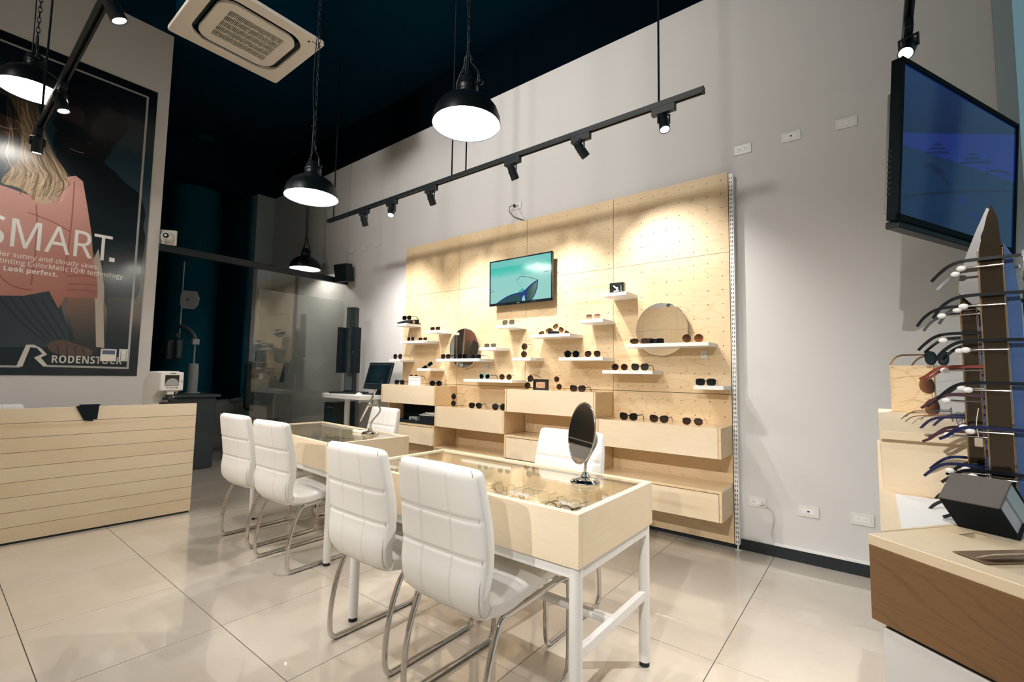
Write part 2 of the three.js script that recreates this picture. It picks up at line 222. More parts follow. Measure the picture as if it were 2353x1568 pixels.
function pendant(label, [x, y, z], k, scale = 1) {                     // origin at the centre of the rim
  const t = thing('pendant_lamp', label, 'pendant lamp', [x, y, z]), R = 0.205 * scale;
  const dome = [[R, 0], [R * 1.012, 0.004], [R * 0.985, 0.05], [R * 0.90, 0.095], [R * 0.76, 0.132], [R * 0.56, 0.16], [R * 0.36, 0.175], [R * 0.30, 0.19]];
  part('shade', lathe([...dome, [R * 0.27, 0.19], [R * 0.34, 0.171], [R * 0.55, 0.155], [R * 0.745, 0.127], [R * 0.885, 0.091], [R * 0.97, 0.048], [R * 0.985, 0.004], [R, 0]], 56), M.lampShade, t);
  part('reflector', lathe([[R * 0.978, 0.004], [R * 0.96, 0.048], [R * 0.875, 0.09], [R * 0.735, 0.125], [R * 0.54, 0.152], [R * 0.33, 0.168], [0, 0.172]], 48), M.lampInner, t);
  part('socket_cap', lathe([[R * 0.30, 0.188], [R * 0.33, 0.2], [R * 0.29, 0.212], [R * 0.32, 0.225], [R * 0.32, 0.245], [R * 0.27, 0.255], [R * 0.27, 0.28], [R * 0.2, 0.298], [0.012, 0.305], [0, 0.305]], 32), M.lampShade, t);
  part('yoke', [tube([[-0.088, 0.235, 0], [-0.088, 0.30, 0], [-0.062, 0.345, 0], [-0.03, 0.385, 0], [-0.026, 0.43, 0], [0, 0.45, 0], [0.026, 0.43, 0], [0.03, 0.385, 0], [0.062, 0.345, 0], [0.088, 0.30, 0], [0.088, 0.235, 0]], 0.0075, 48, 8), rod(V(-0.11, 0.235, 0), V(0.11, 0.235, 0), 0.007)], M.lampShade, t);
  for (const s of [-1, 1]) part('wing_knob', at(new THREE.SphereGeometry(0.018, 14, 10), s * 0.108, 0.235, 0), M.lampShade, t);
  const links = []; for (let h = 0.46, i = 0; h < 4.76 - y; h += 0.042, i++) { const g = new THREE.TorusGeometry(0.014, 0.0035, 5, 10); g.scale(0.72, 1.75, 1); if (i % 2) g.rotateY(Math.PI / 2); links.push(at(g, 0, h, 0)); }
  const c = part('chain', links, M.lampShade, t); c.userData.kind = 'stuff';
  part('cord', tube([[0.0, 0.30, 0.02], [0.02, 0.6, 0.024], [-0.012, 1.0, 0.026], [0.015, (4.79 - y) * 0.7, 0.024], [0, 4.79 - y, 0.02]], 0.004, 40, 6), M.lampShade, t);
  part('ceiling_rose', lathe([[0, 4.745 - y], [0.02, 4.745 - y], [0.05, 4.765 - y], [0.06, 4.8 - y], [0, 4.8 - y]], 24), M.lampShade, t);
  part('bulb', at(new THREE.SphereGeometry(0.05, 20, 14), 0, 0.085, 0), M.bulb, t);
  const l = new THREE.PointLight(0xffffff, k, 0, 2); l.color.setRGB(...WARM); l.position.set(x, y + 0.085, z); l.castShadow = true; l.shadow.radius = 2.4; scene.add(l);
  return t;
}
pendant('nearest big black dome pendant, over the front table', [-1.90, 2.705, 1.725], K.pend);
pendant('black dome pendant over the rear table, left of the long track', [-3.55, 2.605, 1.80], K.pend);
pendant('smallest looking black pendant, hanging in the room behind the glass', [-6.36, 2.66, 0.36], K.pend * 0.14);
pendant('black dome pendant in front of the poster, upper left', [-5.05, 3.32, 3.27], K.pend * 0.34, 0.98);

// ceiling cassette
{
  const t = thing('air_conditioner', 'square beige ceiling air conditioner with a dark slotted grille', 'air conditioner', [-4.35, 4.2, 2.045], 0);
  const S = rrect(0.95, 0.95, 0.03); const ring = rrect(0.73, 0.73, 0.17); S.holes.push(new THREE.Path(ring.getPoints(10).reverse()));
  const rot = (g, y) => at(g.rotateX(Math.PI / 2), 0, y, 0);
  part('panel', rot(extr(S, 0.025, 10, 0.004), 0.02), M.acBeige, t);
  const S2 = rrect(0.635, 0.635, 0.13), h2 = rrect(0.44, 0.44, 0.012); S2.holes.push(new THREE.Path(h2.getPoints(4).reverse()));
  part('intake_panel', rot(extr(S2, 0.02, 10, 0.003), 0.014), M.acBeige, t);
  part('duct_recess', [box(0.8, 0.006, 0.8, 0, 0.06, 0)], M.slotDark, t);
  for (let i = 0; i < 4; i++) { const g = box(0.52, 0.004, 0.04, 0, 0.0, 0).rotateX(0.5); at(g, 0, 0.022, 0.345).rotateY(i * Math.PI / 2); part('air_vane', g, std([0.02, 0.035, 0.04], 0.4), t); }
  const bars = []; for (let i = 0; i <= 36; i++) bars.push(box(0.44, 0.012, 0.0036, 0, 0.004, -0.22 + i * 0.44 / 36));
  const gr = part('grille_louvres', bars, M.acBeige, t); gr.userData.kind = 'stuff';
  for (let i = 1; i < 5; i++) part('grille_bar', box(0.006, 0.014, 0.44, -0.22 + i * 0.088, 0.002, 0), M.acBeige, t);
  part('housing', box(0.86, 0.5, 0.86, 0, 0.30, 0), M.ceil, t);
  part('display_window', box(0.02, 0.002, 0.02, 0.40, -0.0085, -0.36), M.blackGloss, t);
  part('corner_slot', box(0.008, 0.003, 0.09, 0.425, -0.0085, -0.42).rotateY(0), M.slotDark, t);
  part('badge', box(0.03, 0.002, 0.006, 0.28, -0.0075, 0.02), M.slotDark, t);
}
{ // round fitting on the far ceiling
  const t = thing('ceiling_speaker', 'faint round dark ceiling speaker left of the middle pendant', 'loudspeaker', [-8.04, 4.8, 1.16]);
  part('rim', at(new THREE.TorusGeometry(0.12, 0.008, 8, 40).rotateX(Math.PI / 2), 0, -0.008, 0), M.ceil, t); part('grille', cyl(0.118, 0.118, 0.008, 0, -0.006, 0, 40), phys([0.004, 0.05, 0.07], 0.9, { specularIntensity: 0.1 }), t);
}

// ------------------------------------------------------------------ plywood wall
const COLS = [-4.496, -3.576, -2.656, -1.736, -0.812], ZP = 0.06;
function plyPanel(x0, x1, y0, y1, rows, mat, parent, z1 = ZP, ox) {
  const s = poly([[x0, y0], [x1, y0], [x1, y1], [x0, y1]]);
  for (const y of rows) for (let k = 0; k < 9; k++) hole(s, x0 + 0.044 + 0.1035 * k, y, 0.0042);
  return part('plywood_panel', grain(at(extr(s, 0.018, 3), 0, 0, z1 - 0.018), 'x', ox), mat, parent);
}
{
  const t = thing('plywood_display_wall', 'tall birch plywood wall of drilled panels behind the shelves', 'display wall', [0, 0, 0]);
  const rows = (a, b) => { const o = []; for (let k = -8; k < 20; k++) { const y = 1.129 + 0.1035 * k; if (y > a + 0.02 && y < b - 0.02) o.push(y); } return o; };
  for (let c = 0; c < 4; c++) {
    const a = COLS[c] + 0.002, b = COLS[c + 1] - 0.002;
    for (const [y0, y1, holes] of [[2.131, 2.735, 1], [1.088, 2.128, 1], [0.665, 1.084, 1], [0.042, 0.662, 0]]) {
      if (c === 0 && y0 === 0.665) plyPanel(a, b, 0.87, y1, rows(0.87, y1), M.ply, t); else plyPanel(a, b, y0, y1, holes ? rows(y0, y1) : [], M.ply, t);
    }
  }
  part('backing', span(-4.48, -0.82, 0.05, 2.73, 0.02, 0.03), M.slotDark, t);  // near-black sheet puts the shade behind peg holes and joints into colour
  for (const x of COLS.slice(0, 4)) part('batten', span(x + 0.005, x + 0.04, 0.02, 2.72, 0.001, 0.02), M.black, t);
}
{ // slotted upright at the near end
  const t = thing('slotted_upright', 'white steel upright with a double row of slots', 'shelf upright', [-0.795, 0, 0]);
  const s = poly([[-0.013, 0.04], [0.016, 0.04], [0.016, 2.715], [-0.013, 2.715]]);
  for (let y = 0.06; y < 2.70; y += 0.032) { slot(s, -0.005, y, 0.0042, 0.017); slot(s, 0.007, y, 0.0042, 0.017); }
  part('channel_face', at(extr(s, 0.002, 2), 0, 0, 0.058), M.white, t);
  part('channel_sides', [span(0.014, 0.016, 0.04, 2.715, 0.003, 0.058), span(-0.013, -0.011, 0.04, 2.715, 0.003, 0.058)], M.white, t);
  part('channel_dark_sheet', span(-0.011, 0.014, 0.04, 2.715, 0.01, 0.02), M.slotDark, t);  // near-black sheet stands for the shade behind the slots
  part('levelling_foot', [cyl(0.006, 0.006, 0.045, 0.002, 0.02, 0.045), lathe([[0, 0], [0.024, 0], [0.024, 0.003], [0.008, 0.008], [0, 0.008]], 24).translate(0.002, 0, 0.045)], M.white, t);
}
// ------------------------------------------------------------------ shelves   [x0, x1, underside, plate]
const SH = {
  S1: [-4.392, -4.183, 1.745, 'topmost small white shelf at the far left, holding the black case'], S2: [-3.882, -3.672, 1.642, 'small white shelf upper left of the oval looking mirror'],
  S3: [-4.292, -3.874, 1.539, 'white shelf on the left with two pairs, above the round sunglasses'], S4: [-4.487, -4.277, 1.334, 'small white shelf at the far left under big round sunglasses'],
  S5: [-3.983, -3.771, 1.230, 'small white shelf holding one pair of sunglasses tipped on edge'], S6: [-3.680, -3.058, 1.331, 'long white shelf crossing the left round mirror'],
  S7: [-3.063, -2.851, 1.438, 'small white shelf to the right of the left round mirror'], S8: [-2.860, -2.648, 1.645, 'small white shelf right under the wall television'],
  S9: [-3.270, -2.648, 1.126, 'lowest long white shelf on the left half'], S10: [-2.650, -2.440, 1.333, 'small white shelf with sunglasses standing on end'],
  S11: [-2.446, -2.030, 1.538, 'white shelf with the pile of amber sunglasses'], S12: [-1.936, -1.724, 1.643, 'small white shelf with pale clear glasses'],
  S13: [-2.142, -1.724, 1.330, 'white shelf with brown square sunglasses, left of the big mirror'], S14: [-1.730, -1.520, 1.847, 'highest white shelf, holding the black display card'],
  S15: [-1.521, -0.908, 1.428, 'long white shelf crossing the right round mirror'], S16: [-1.728, -1.312, 1.223, 'white shelf below the right round mirror'],
  S17: [-1.015, -0.815, 1.120, 'lowest small white shelf at the right end'],
};
for (const [k, [a, b, y, label]] of Object.entries(SH)) {
  const t = thing('display_shelf', label, 'shelf', [(a + b) / 2, y, ZP]);
  part('board', rspan(-(b - a) / 2, (b - a) / 2, 0, 0.027, 0.0005, 0.217, 0.0015), M.white, t);
  for (const s of [-1, 1]) part('peg', cyl(0.0035, 0.0035, 0.016, 0, 0, 0, 8).rotateX(Math.PI / 2).translate(s * ((b - a) / 2 - 0.04), 0.0125, -0.0075), M.steel, t);
}
for (const [x, y, l] of [[-3.155, 1.286, 'small white socket plate under the shelf of the left mirror'], [-1.0, 1.375, 'small white socket plate under the shelf of the right mirror']]) {
  const t = thing('socket_plate', l, 'socket', [x, y, ZP]); part('plate', rbox(0.046, 0.06, 0.008, 0, 0, 0.0045, 0.002), M.whitePlastic, t); part('screw', cyl(0.003, 0.003, 0.002, 0, 0, 0, 10).rotateX(Math.PI / 2).translate(0, 0.002, 0.0095), M.slotDark, t);
}
// ------------------------------------------------------------------ round wall mirrors and wall television
for (const [x, y, z, r, l, tilt] of [[-3.436, 1.476, 0.105, 0.213, 'round frameless mirror between the small shelves on the left', 0.0], [-1.305, 1.578, 0.105, 0.208, 'round frameless mirror on the right showing reflected plywood', 0.0]]) {
  const t = thing('wall_mirror', l, 'mirror', [x, y, z], tilt);
  part('mirror_disc', lathe([[0, 0], [r, 0], [r, 0.003], [r - 0.004, 0.006], [0, 0.006]], 72).rotateX(Math.PI / 2), M.mirror, t);
  part('stand_off', cyl(0.05, 0.05, 0.043, 0, 0, 0, 24).rotateX(Math.PI / 2).translate(0, 0, -0.0225), M.black, t);
}
function sunglassPainting(g, w, h) {
  const gr = g.createLinearGradient(0, 0, 0, h); gr.addColorStop(0, '#7fd6cf'); gr.addColorStop(0.14, '#79d8d0'); gr.addColorStop(0.17, '#49d2bf'); gr.addColorStop(0.26, '#5fd8c8'); gr.addColorStop(0.4, '#9fe3da'); gr.addColorStop(1, '#a6e4d8');
  g.fillStyle = gr; g.fillRect(0, 0, w, h);
  for (let i = 0; i < 26; i++) { g.globalAlpha = 0.10; g.fillStyle = '#55d3c2'; g.beginPath(); g.ellipse(rnd() * w, h * (0.24 + rnd() * 0.16), 30 + rnd() * 90, 6 + rnd() * 16, 0, 0, 7); g.fill(); } g.globalAlpha = 1;
  g.strokeStyle = '#20323a'; g.lineWidth = 6; g.beginPath(); g.moveTo(w * 0.80, h * 0.565); g.bezierCurveTo(w * 0.70, h * 0.50, w * 0.6, h * 0.44, w * 0.53, h * 0.43); g.quadraticCurveTo(w * 0.50, h * 0.43, w * 0.455, h * 0.52); g.stroke();
  g.lineWidth = 3; g.strokeStyle = '#3bb5a4'; g.beginPath(); g.moveTo(w * 0.455, h * 0.52); g.lineTo(w * 0.56, h * 0.74); g.stroke();
  cpoly(g, [[w * 0.47, h * 0.80], [w * 0.55, h * 0.70], [w * 0.60, h * 0.76], [w * 0.55, h * 0.83]], '#56bfae');
  g.beginPath(); g.moveTo(w * 0.59, h * 0.76); g.bezierCurveTo(w * 0.66, h * 0.66, w * 0.74, h * 0.58, w * 0.80, h * 0.56); g.bezierCurveTo(w * 0.80, h * 0.74, w * 0.76, h * 0.9, w * 0.70, h * 1.0); g.lineTo(w * 0.60, h); g.bezierCurveTo(w * 0.58, h * 0.9, w * 0.58, h * 0.82, w * 0.59, h * 0.76); g.fillStyle = '#1d3a86'; g.fill();
  g.beginPath(); g.moveTo(w * 0.615, h * 0.80); g.bezierCurveTo(w * 0.67, h * 0.70, w * 0.74, h * 0.62, w * 0.785, h * 0.60); g.bezierCurveTo(w * 0.78, h * 0.76, w * 0.74, h * 0.9, w * 0.69, h); g.lineTo(w * 0.62, h); g.closePath(); const lg = g.createLinearGradient(w * 0.6, 0, w * 0.79, 0); lg.addColorStop(0, '#2c4a4c'); lg.addColorStop(1, '#7d9a80'); g.fillStyle = lg; g.fill();
  g.beginPath(); g.moveTo(w * 0.10, h); g.bezierCurveTo(w * 0.25, h * 0.86, w * 0.38, h * 0.79, w * 0.53, h * 0.80); g.lineTo(w * 0.60, h * 0.75); g.lineTo(w * 0.585, h * 0.86); g.bezierCurveTo(w * 0.55, h * 0.9, w * 0.54, h * 0.95, w * 0.54, h); g.closePath(); g.fillStyle = '#24448f'; g.fill();
  g.beginPath(); g.moveTo(w * 0.15, h); g.bezierCurveTo(w * 0.27, h * 0.89, w * 0.38, h * 0.83, w * 0.5, h * 0.84); g.quadraticCurveTo(w * 0.52, h * 0.92, w * 0.51, h); g.closePath(); g.fillStyle = '#33585a'; g.fill();
  cpoly(g, [[w * 0.74, h * 0.205], [w * 0.785, h * 0.15], [w * 0.83, h * 0.20], [w * 0.80, h * 0.22]], '#b9dcd5'); cpoly(g, [[w * 0.86, h * 0.40], [w * 0.92, h * 0.385], [w * 0.985, h * 0.40], [w * 0.92, h * 0.415]], '#2d5c86');
  g.strokeStyle = '#24363c'; g.lineWidth = 4; g.beginPath(); g.moveTo(0, h * 0.64); g.lineTo(w * 0.06, h * 0.71); g.moveTo(0, h * 0.715); g.lineTo(w * 0.06, h * 0.71); g.stroke();
}
function screenMat(w, h, draw, k, rough = 0.12) { const t = canvasTex(w, h, draw); const m = new THREE.MeshStandardMaterial({ color: 0x050607, roughness: rough, emissive: 0xffffff, emissiveMap: t, emissiveIntensity: k }); return m; }
{
  const w = 0.752, hh = 0.455, t = thing('wall_television', 'flat television on the plywood wall showing turquoise sunglasses advert', 'television', [-2.665, 2.112, 0.155]);
  t.rotation.x = 0.02;
  part('casing', rbox(w, hh, 0.026, 0, 0, -0.006, 0.004), M.blackGloss, t);
  part('bezel', [box(w, 0.012, 0.008, 0, hh / 2 - 0.006, 0.009), box(w, 0.024, 0.008, 0, -hh / 2 + 0.012, 0.009), box(0.012, hh, 0.008, -w / 2 + 0.006, 0, 0.009), box(0.012, hh, 0.008, w / 2 - 0.006, 0, 0.009)], M.blackGloss, t);
  const sc = part('screen', new THREE.PlaneGeometry(w - 0.024, hh - 0.036), screenMat(1024, 592, sunglassPainting, 0.82), t); sc.position.set(0, 0.006, 0.0085);
  part('maker_badge', box(0.026, 0.006, 0.001, -0.01, -hh / 2 + 0.011, 0.0135), M.steel, t);
  part('button_row', [0, 1, 2, 3, 4].map((i) => box(0.006, 0.003, 0.001, 0.14 + i * 0.014, -hh / 2 + 0.011, 0.0135)), M.steel, t);
  part('rear_housing', rbox(0.5, 0.3, 0.03, 0, -0.04, -0.034, 0.006), M.black, t);
  part('wall_bracket', [box(0.2, 0.2, 0.02, 0, -0.02, -0.085), box(0.06, 0.06, 0.04, 0, -0.02, -0.06)], M.black, t);
}
// ------------------------------------------------------------------ hanging cabinets
const CB = { // column, top, label
  a: [0, 1.073, 0, 'upper cabinet at the left end, top holding the white sign'], b: [0, 0.663, 1, 'lower cabinet at the left end with the open niche above it'],
  c: [1, 0.868, 0, 'cabinet in the second column holding three black pairs'], d: [1, 0.457, 1, 'lowest cabinet in the second column, behind the tables'],
  e: [2, 1.073, 0, 'upper cabinet in the third column, under the lettered plaque'], f: [2, 0.663, 1, 'lower cabinet in the third column behind the white chair'],
  g: [3, 0.868, 0, 'upper cabinet at the right end holding three sunglasses'], h: [3, 0.457, 1, 'lowest cabinet at the right end under an open niche'],
};
for (const [c, top, kind, label] of Object.values(CB)) {
  const a = COLS[c] + (c === 0 ? 0.02 : 0.002), b = COLS[c + 1] - 0.002, z1 = 0.372, h = 0.203, y0 = top - h, tk = 0.018, t = thing('hanging_cabinet', label, 'cabinet', [(a + b) / 2, y0, ZP]);
  const W = (b - a) / 2, D = z1 - ZP;
  if (kind === 0) {
    for (const s of [-1, 1]) part('side_panel', grain(rspan(s * W - (s > 0 ? tk : 0), s * W + (s > 0 ? 0 : tk), 0, h, 0.0005, D, 0.0012), 'z'), M.ply, t);
    part('front_panel', grain(rspan(-W + tk + 0.003, W - tk - 0.003, 0, h, D - tk, D - 0.0015, 0.0012), 'x'), M.pale, t);
    part('top_panel', grain(rspan(-W + tk + 0.001, W - tk - 0.001, h - 0.026, h - 0.008, 0.006, D - tk - 0.001, 0.001), 'x'), M.plyGloss, t);
    part('bottom_panel', grain(rspan(-W + tk + 0.001, W - tk - 0.001, 0.004, 0.02, 0.001, D - tk - 0.002, 0.001), 'x'), M.ply, t);
  } else {
    part('top_panel', grain(rspan(-W, W, h - tk, h, 0.004, D, 0.0012), 'x'), M.plyGloss, t);
    for (const s of [-1, 1]) part('side_panel', grain(rspan(s * W - (s > 0 ? tk : 0), s * W + (s > 0 ? 0 : tk), 0, h - tk - 0.0005, 0.001, D, 0.0012), 'z'), M.ply, t);
    part('drawer_front', grain(rspan(-W + tk + 0.003, W - tk - 0.003, 0, h - tk - 0.005, D - tk, D - 0.001, 0.0012), 'x'), M.pale, t);
    part('dark_gap_sheet', span(-W + tk + 0.001, W - tk - 0.001, 0.002, h - tk - 0.004, D - tk - 0.004, D - tk - 0.001), M.slotDark, t);  // near-black sheet right behind the drawer front, darkening the gaps round it
  }
}
{ // open niche of the left column
  const t = thing('niche_lining', 'dark lined open niche between the two left cabinets', 'niche', [-4.036, 0.664, ZP]);
  part('back_panel', span(-0.43, 0.455, 0.002, 0.203, -0.02, 0.002), M.blackMatte, t);
  part('side_panel', grain(rspan(-0.43, -0.412, 0.002, 0.204, 0.003, 0.22, 0.001), 'z'), M.ply, t);
}

// ------------------------------------------------------------------ eyewear
const lensOutline = (style, n = 28) => {
  const S = { round: [0.0255, 0.0255, 2], biground: [0.029, 0.029, 2], square: [0.0265, 0.0205, 4.2], rect: [0.027, 0.0165, 4.5], cat: [0.028, 0.023, 2.6], aviator: [0.0285, 0.0245, 2.6], oval: [0.0245, 0.019, 2.4], wrap: [0.031, 0.020, 3] }[style], o = [];
  for (let i = 0; i < n; i++) {
    const th = i / n * Math.PI * 2, c = Math.cos(th), s = Math.sin(th); let x = S[0] * Math.sign(c) * Math.abs(c) ** (2 / S[2]), y = S[1] * Math.sign(s) * Math.abs(s) ** (2 / S[2]);
    if (style === 'cat') { if (s > 0 && c > 0) y += 0.006 * c * s * 1.6; if (s < 0) x *= 1 + 0.16 * s; }
    if (style === 'aviator') { if (s < 0) x = x * (1 + 0.22 * s) + 0.002; }
    if (style === 'square') { if (s < 0) x *= 1 + 0.07 * s; }
    if (style === 'wrap' && c > 0) y *= 1 - 0.25 * c;
    o.push([x, y]);
  }
  return { pts: o, a: S[0], b: S[1] };
};
const grow = (pts, d) => pts.map(([x, y]) => { const r = Math.hypot(x, y) || 1; return [x * (1 + d / r), y * (1 + d / r)]; });
function sweepRect(pts, w, h) {        // flat temple arm along a path
  const c = new THREE.CatmullRomCurve3(pts.map((p) => V(...p))), n = 18, pos = [], idx = [];
  for (let i = 0; i <= n; i++) { const p = c.getPoint(i / n), d = c.getTangent(i / n), sx = V(1, 0, 0), up = d.clone().cross(sx).normalize(); const k = i > n * 0.8 ? 0.9 : 1; for (const [u, v] of [[-1, -1], [1, -1], [1, 1], [-1, 1]]) { const q = p.clone().addScaledVector(sx, u * w / 2).addScaledVector(up, v * h / 2 * k); pos.push(q.x, q.y, q.z); } }
  for (let i = 0; i < n; i++) for (let k = 0; k < 4; k++) { const a = i * 4 + k, b = i * 4 + (k + 1) % 4; idx.push(a, b, a + 4, b, b + 4, a + 4); }
  idx.push(0, 2, 1, 0, 3, 2); const e = n * 4; idx.push(e, e + 1, e + 2, e, e + 2, e + 3);
  let g = new THREE.BufferGeometry(); g.setAttribute('position', new THREE.Float32BufferAttribute(pos, 3)); g.setIndex(idx); g = g.toNonIndexed(); g.computeVertexNormals(); g.setAttribute('uv', new THREE.Float32BufferAttribute(new Float32Array(g.attributes.position.count * 2), 2)); return g;
}
const eyeGeo = {};
function eyeGeos(style, rim) {        // rim: thick acetate, thin wire, or none; y = 0 at the bottom of the front, arms run to -z
  const key = style + rim; if (eyeGeo[key]) return eyeGeo[key];
  const { pts, a, b } = lensOutline(style), R = rim === 'thick' ? 0.0045 : rim === 'wire' ? 0.0012 : 0.0007, dp = rim === 'thick' ? 0.0042 : 0.0018, cx = a + 0.0095, cy = b + R;
  const fr = [], out = {};
  for (const s of [-1, 1]) {
    const P = pts.map(([x, y]) => [s * x, y]); if (s < 0) P.reverse();
    const sh = poly(grow(P, R)), inn = new THREE.Path(); grow(P, -0.0004).reverse().forEach(([x, y], i) => (i ? inn.lineTo(x, y) : inn.moveTo(x, y))); inn.closePath(); sh.holes.push(inn);
    if (rim !== 'none') fr.push(at(extr(sh, dp, 2), s * cx, cy, -dp / 2));
    const lg = at(extr(poly(P), 0.0012, 1), s * cx, cy, -0.0006), p = lg.attributes.position, col = new Float32Array(p.count * 3);
    for (let i = 0; i < p.count; i++) { const t = clamp((p.getY(i) - cy + b) / (2 * b)); for (let k = 0; k < 3; k++) col[3 * i + k] = 1 - 0.72 * sstep(0.25, 0.95, t); }
    lg.setAttribute('color', new THREE.BufferAttribute(col, 3)); out['lens' + s] = lg;
    fr.push(rbox(0.008, rim === 'thick' ? 0.008 : 0.003, 0.004, s * (cx + a + 0.002), cy + b * 0.55, -0.003, 0.001));
    const hx = s * (cx + a + 0.0045), hy = cy + b * 0.55, arm = [[hx, hy, -0.003], [hx + s * 0.001, hy + 0.001, -0.045], [hx, hy, -0.088], [hx - s * 0.001, hy - 0.006, -0.104], [hx - s * 0.003, Math.max(hy - 0.020, 0.005), -0.120], [hx - s * 0.005, Math.max(hy - 0.042, 0.0025), -0.132]];
    out['arm' + s] = rim === 'thick' ? sweepRect(arm, 0.0034, 0.0062) : sweepRect(arm, 0.0016, 0.0026);
    if (rim !== 'thick') fr.push(tube([[s * 0.0085, cy - 0.003, 0], [s * 0.0075, cy - 0.007, -0.006], [s * 0.0095, cy - 0.011, -0.007]], 0.0009, 8, 5));
  }
  fr.push(rim === 'thick' ? rbox(0.021, 0.0065, 0.004, 0, cy + b * 0.34, 0, 0.0016) : tube([[-0.011, cy + b * 0.22, 0], [0, cy + b * 0.38, 0.001], [0.011, cy + b * 0.22, 0]], 0.0012, 10, 6));
  if (style === 'aviator') fr.push(tube([[-0.02, cy + b * 0.93, 0], [0, cy + b * 0.86, 0.001], [0.02, cy + b * 0.93, 0]], 0.0011, 10, 6));
  out.frame = merge(fr); return (eyeGeo[key] = out);
}
const tint = (rgb) => phys(rgb, 0.02, { transmission: 0.93, thickness: 0, ior: 1.5, vertexColors: true });
const L = { dark: tint([0.05, 0.055, 0.06]), brown: tint([0.25, 0.16, 0.115]), grey: tint([0.16, 0.16, 0.165]), amber: tint([0.60, 0.40, 0.27]), green: tint([0.08, 0.12, 0.13]), clear: M.demo, pink: tint([0.95, 0.84, 0.78]), teal: tint([0.10, 0.16, 0.19]), mirror: phys([0.42, 0.36, 0.26], 0.05, { metalness: 0.8 }), purple: tint([0.25, 0.16, 0.22]) };
const F = { black: std([0.006, 0.008, 0.012], 0.22), tort: std([0.075, 0.032, 0.014], 0.25), gold: std([0.72, 0.50, 0.27], 0.2, { metalness: 1 }), gun: std([0.13, 0.12, 0.12], 0.25, { metalness: 1 }), brownWire: std([0.24, 0.155, 0.10], 0.3, { metalness: 0.8 }), clear: phys([0.93, 0.84, 0.80], 0.12, { transmission: 0.75, thickness: 0 }), teal: std([0.24, 0.52, 0.50], 0.3), navy: std([0.008, 0.014, 0.065], 0.3), red: std([0.22, 0.045, 0.035], 0.3), silver: M.steel, grey: std([0.30, 0.30, 0.31], 0.3), amber: phys([0.85, 0.58, 0.36], 0.15, { transmission: 0.5, thickness: 0 }), wine: std([0.07, 0.03, 0.045], 0.3) };
function eyewear(name, label, [x, y, z], turn, style, rim, frameMat, lensMat, { armMat = frameMat, pitch = 0, roll = 0, group, scale = 1, category } = {}) {
  const g = eyeGeos(style, rim), t = thing(name, label, category ?? (name === 'sunglasses' ? 'sunglasses' : 'eyeglasses'), [x, y, z], turn, group);
  t.rotation.set(pitch, turn, roll, 'YXZ'); t.scale.setScalar(scale);
  part('frame', g.frame, frameMat, t); for (const s of [-1, 1]) { part('lens', g['lens' + s], lensMat, t); part('temple', g['arm' + s], armMat, t); }
  return t;
}
const sg = (label, x, y, z, turn, style, rim, f, l, o) => eyewear('sunglasses', label, [x, y, z], turn, style, rim, F[f], L[l], o);
const ST = (k) => SH[k][2] + 0.0275;                 // top of a shelf
// on the small shelves
sg('flat black sunglasses lying on the black case, highest at the left', -4.275, ST('S1') + 0.048, 0.20, 0.15, 'square', 'thick', 'black', 'dark', { pitch: 0.05 });
sg('brown square metal sunglasses alone on the shelf above the left round mirror', -3.745, ST('S2'), 0.24, 0.05, 'rect', 'wire', 'gun', 'brown', { scale: 1.1 });
sg('small round tortoiseshell sunglasses, left of two on the double shelf', -4.165, ST('S3'), 0.225, 0.05, 'round', 'wire', 'tort', 'grey', { scale: 0.92 });
sg('narrow brown gradient sunglasses, right of two on the far left shelf', -3.965, ST('S3'), 0.22, 0.1, 'rect', 'wire', 'tort', 'brown');
sg('oversized round sunglasses on the far left shelf beside the monitor', -4.375, ST('S4'), 0.235, 0.1, 'biground', 'wire', 'tort', 'brown', { scale: 1.05 });
sg('slim dark sunglasses tipped up on one edge on a small shelf', -3.880, ST('S5') + 0.012, 0.20, 0.9, 'rect', 'thick', 'black', 'dark', { roll: 0.62, scale: 0.95 });
sg('black rectangular sunglasses at the left end of the left mirror shelf', -3.575, ST('S6'), 0.235, 0.05, 'square', 'thick', 'black', 'brown');
sg('black square sunglasses standing before the left round mirror', -3.342, ST('S6'), 0.225, 0.0, 'square', 'thick', 'black', 'dark');
sg('black sunglasses with thin gold arms at the right end of the mirror shelf', -3.165, ST('S6'), 0.21, -0.05, 'rect', 'thick', 'black', 'green', { armMat: F.gold });
sg('mirrored brown rectangular sunglasses right of the left round mirror', -2.962, ST('S7'), 0.23, 0.05, 'rect', 'wire', 'silver', 'mirror', { scale: 1.12 });
sg('grey aviator sunglasses on the shelf right under the television', -2.735, ST('S8'), 0.235, 0.05, 'aviator', 'wire', 'gun', 'mirror', { scale: 1.04 });
sg('black sunglasses with a teal bridge on the low long shelf', -3.040, ST('S9'), 0.215, 0.05, 'cat', 'thick', 'teal', 'dark', { armMat: F.black });
sg('round brown gradient sunglasses at the right of the low long shelf', -2.775, ST('S9'), 0.215, 0.35, 'round', 'wire', 'tort', 'brown', { scale: 1.02 });
sg('brown tortoiseshell sunglasses standing on end with looped arms', -2.530, ST('S10') + 0.068, 0.205, 0.25, 'round', 'thick', 'tort', 'brown', { roll: 1.52, scale: 1.0 });
sg('amber rimless sunglasses leaning at the left of the black case', -2.315, ST('S11') + 0.003, 0.22, 0.2, 'square', 'wire', 'gold', 'amber', { roll: 0.35 });
sg('amber sunglasses on top of the black case on the pile shelf', -2.232, ST('S11') + 0.036, 0.205, 0.3, 'square', 'wire', 'tort', 'amber', { roll: 0.75, scale: 0.9 });
sg('amber sunglasses leaning at the right of the black case', -2.160, ST('S11') + 0.006, 0.18, -0.1, 'square', 'wire', 'gold', 'amber', { roll: -0.5 });
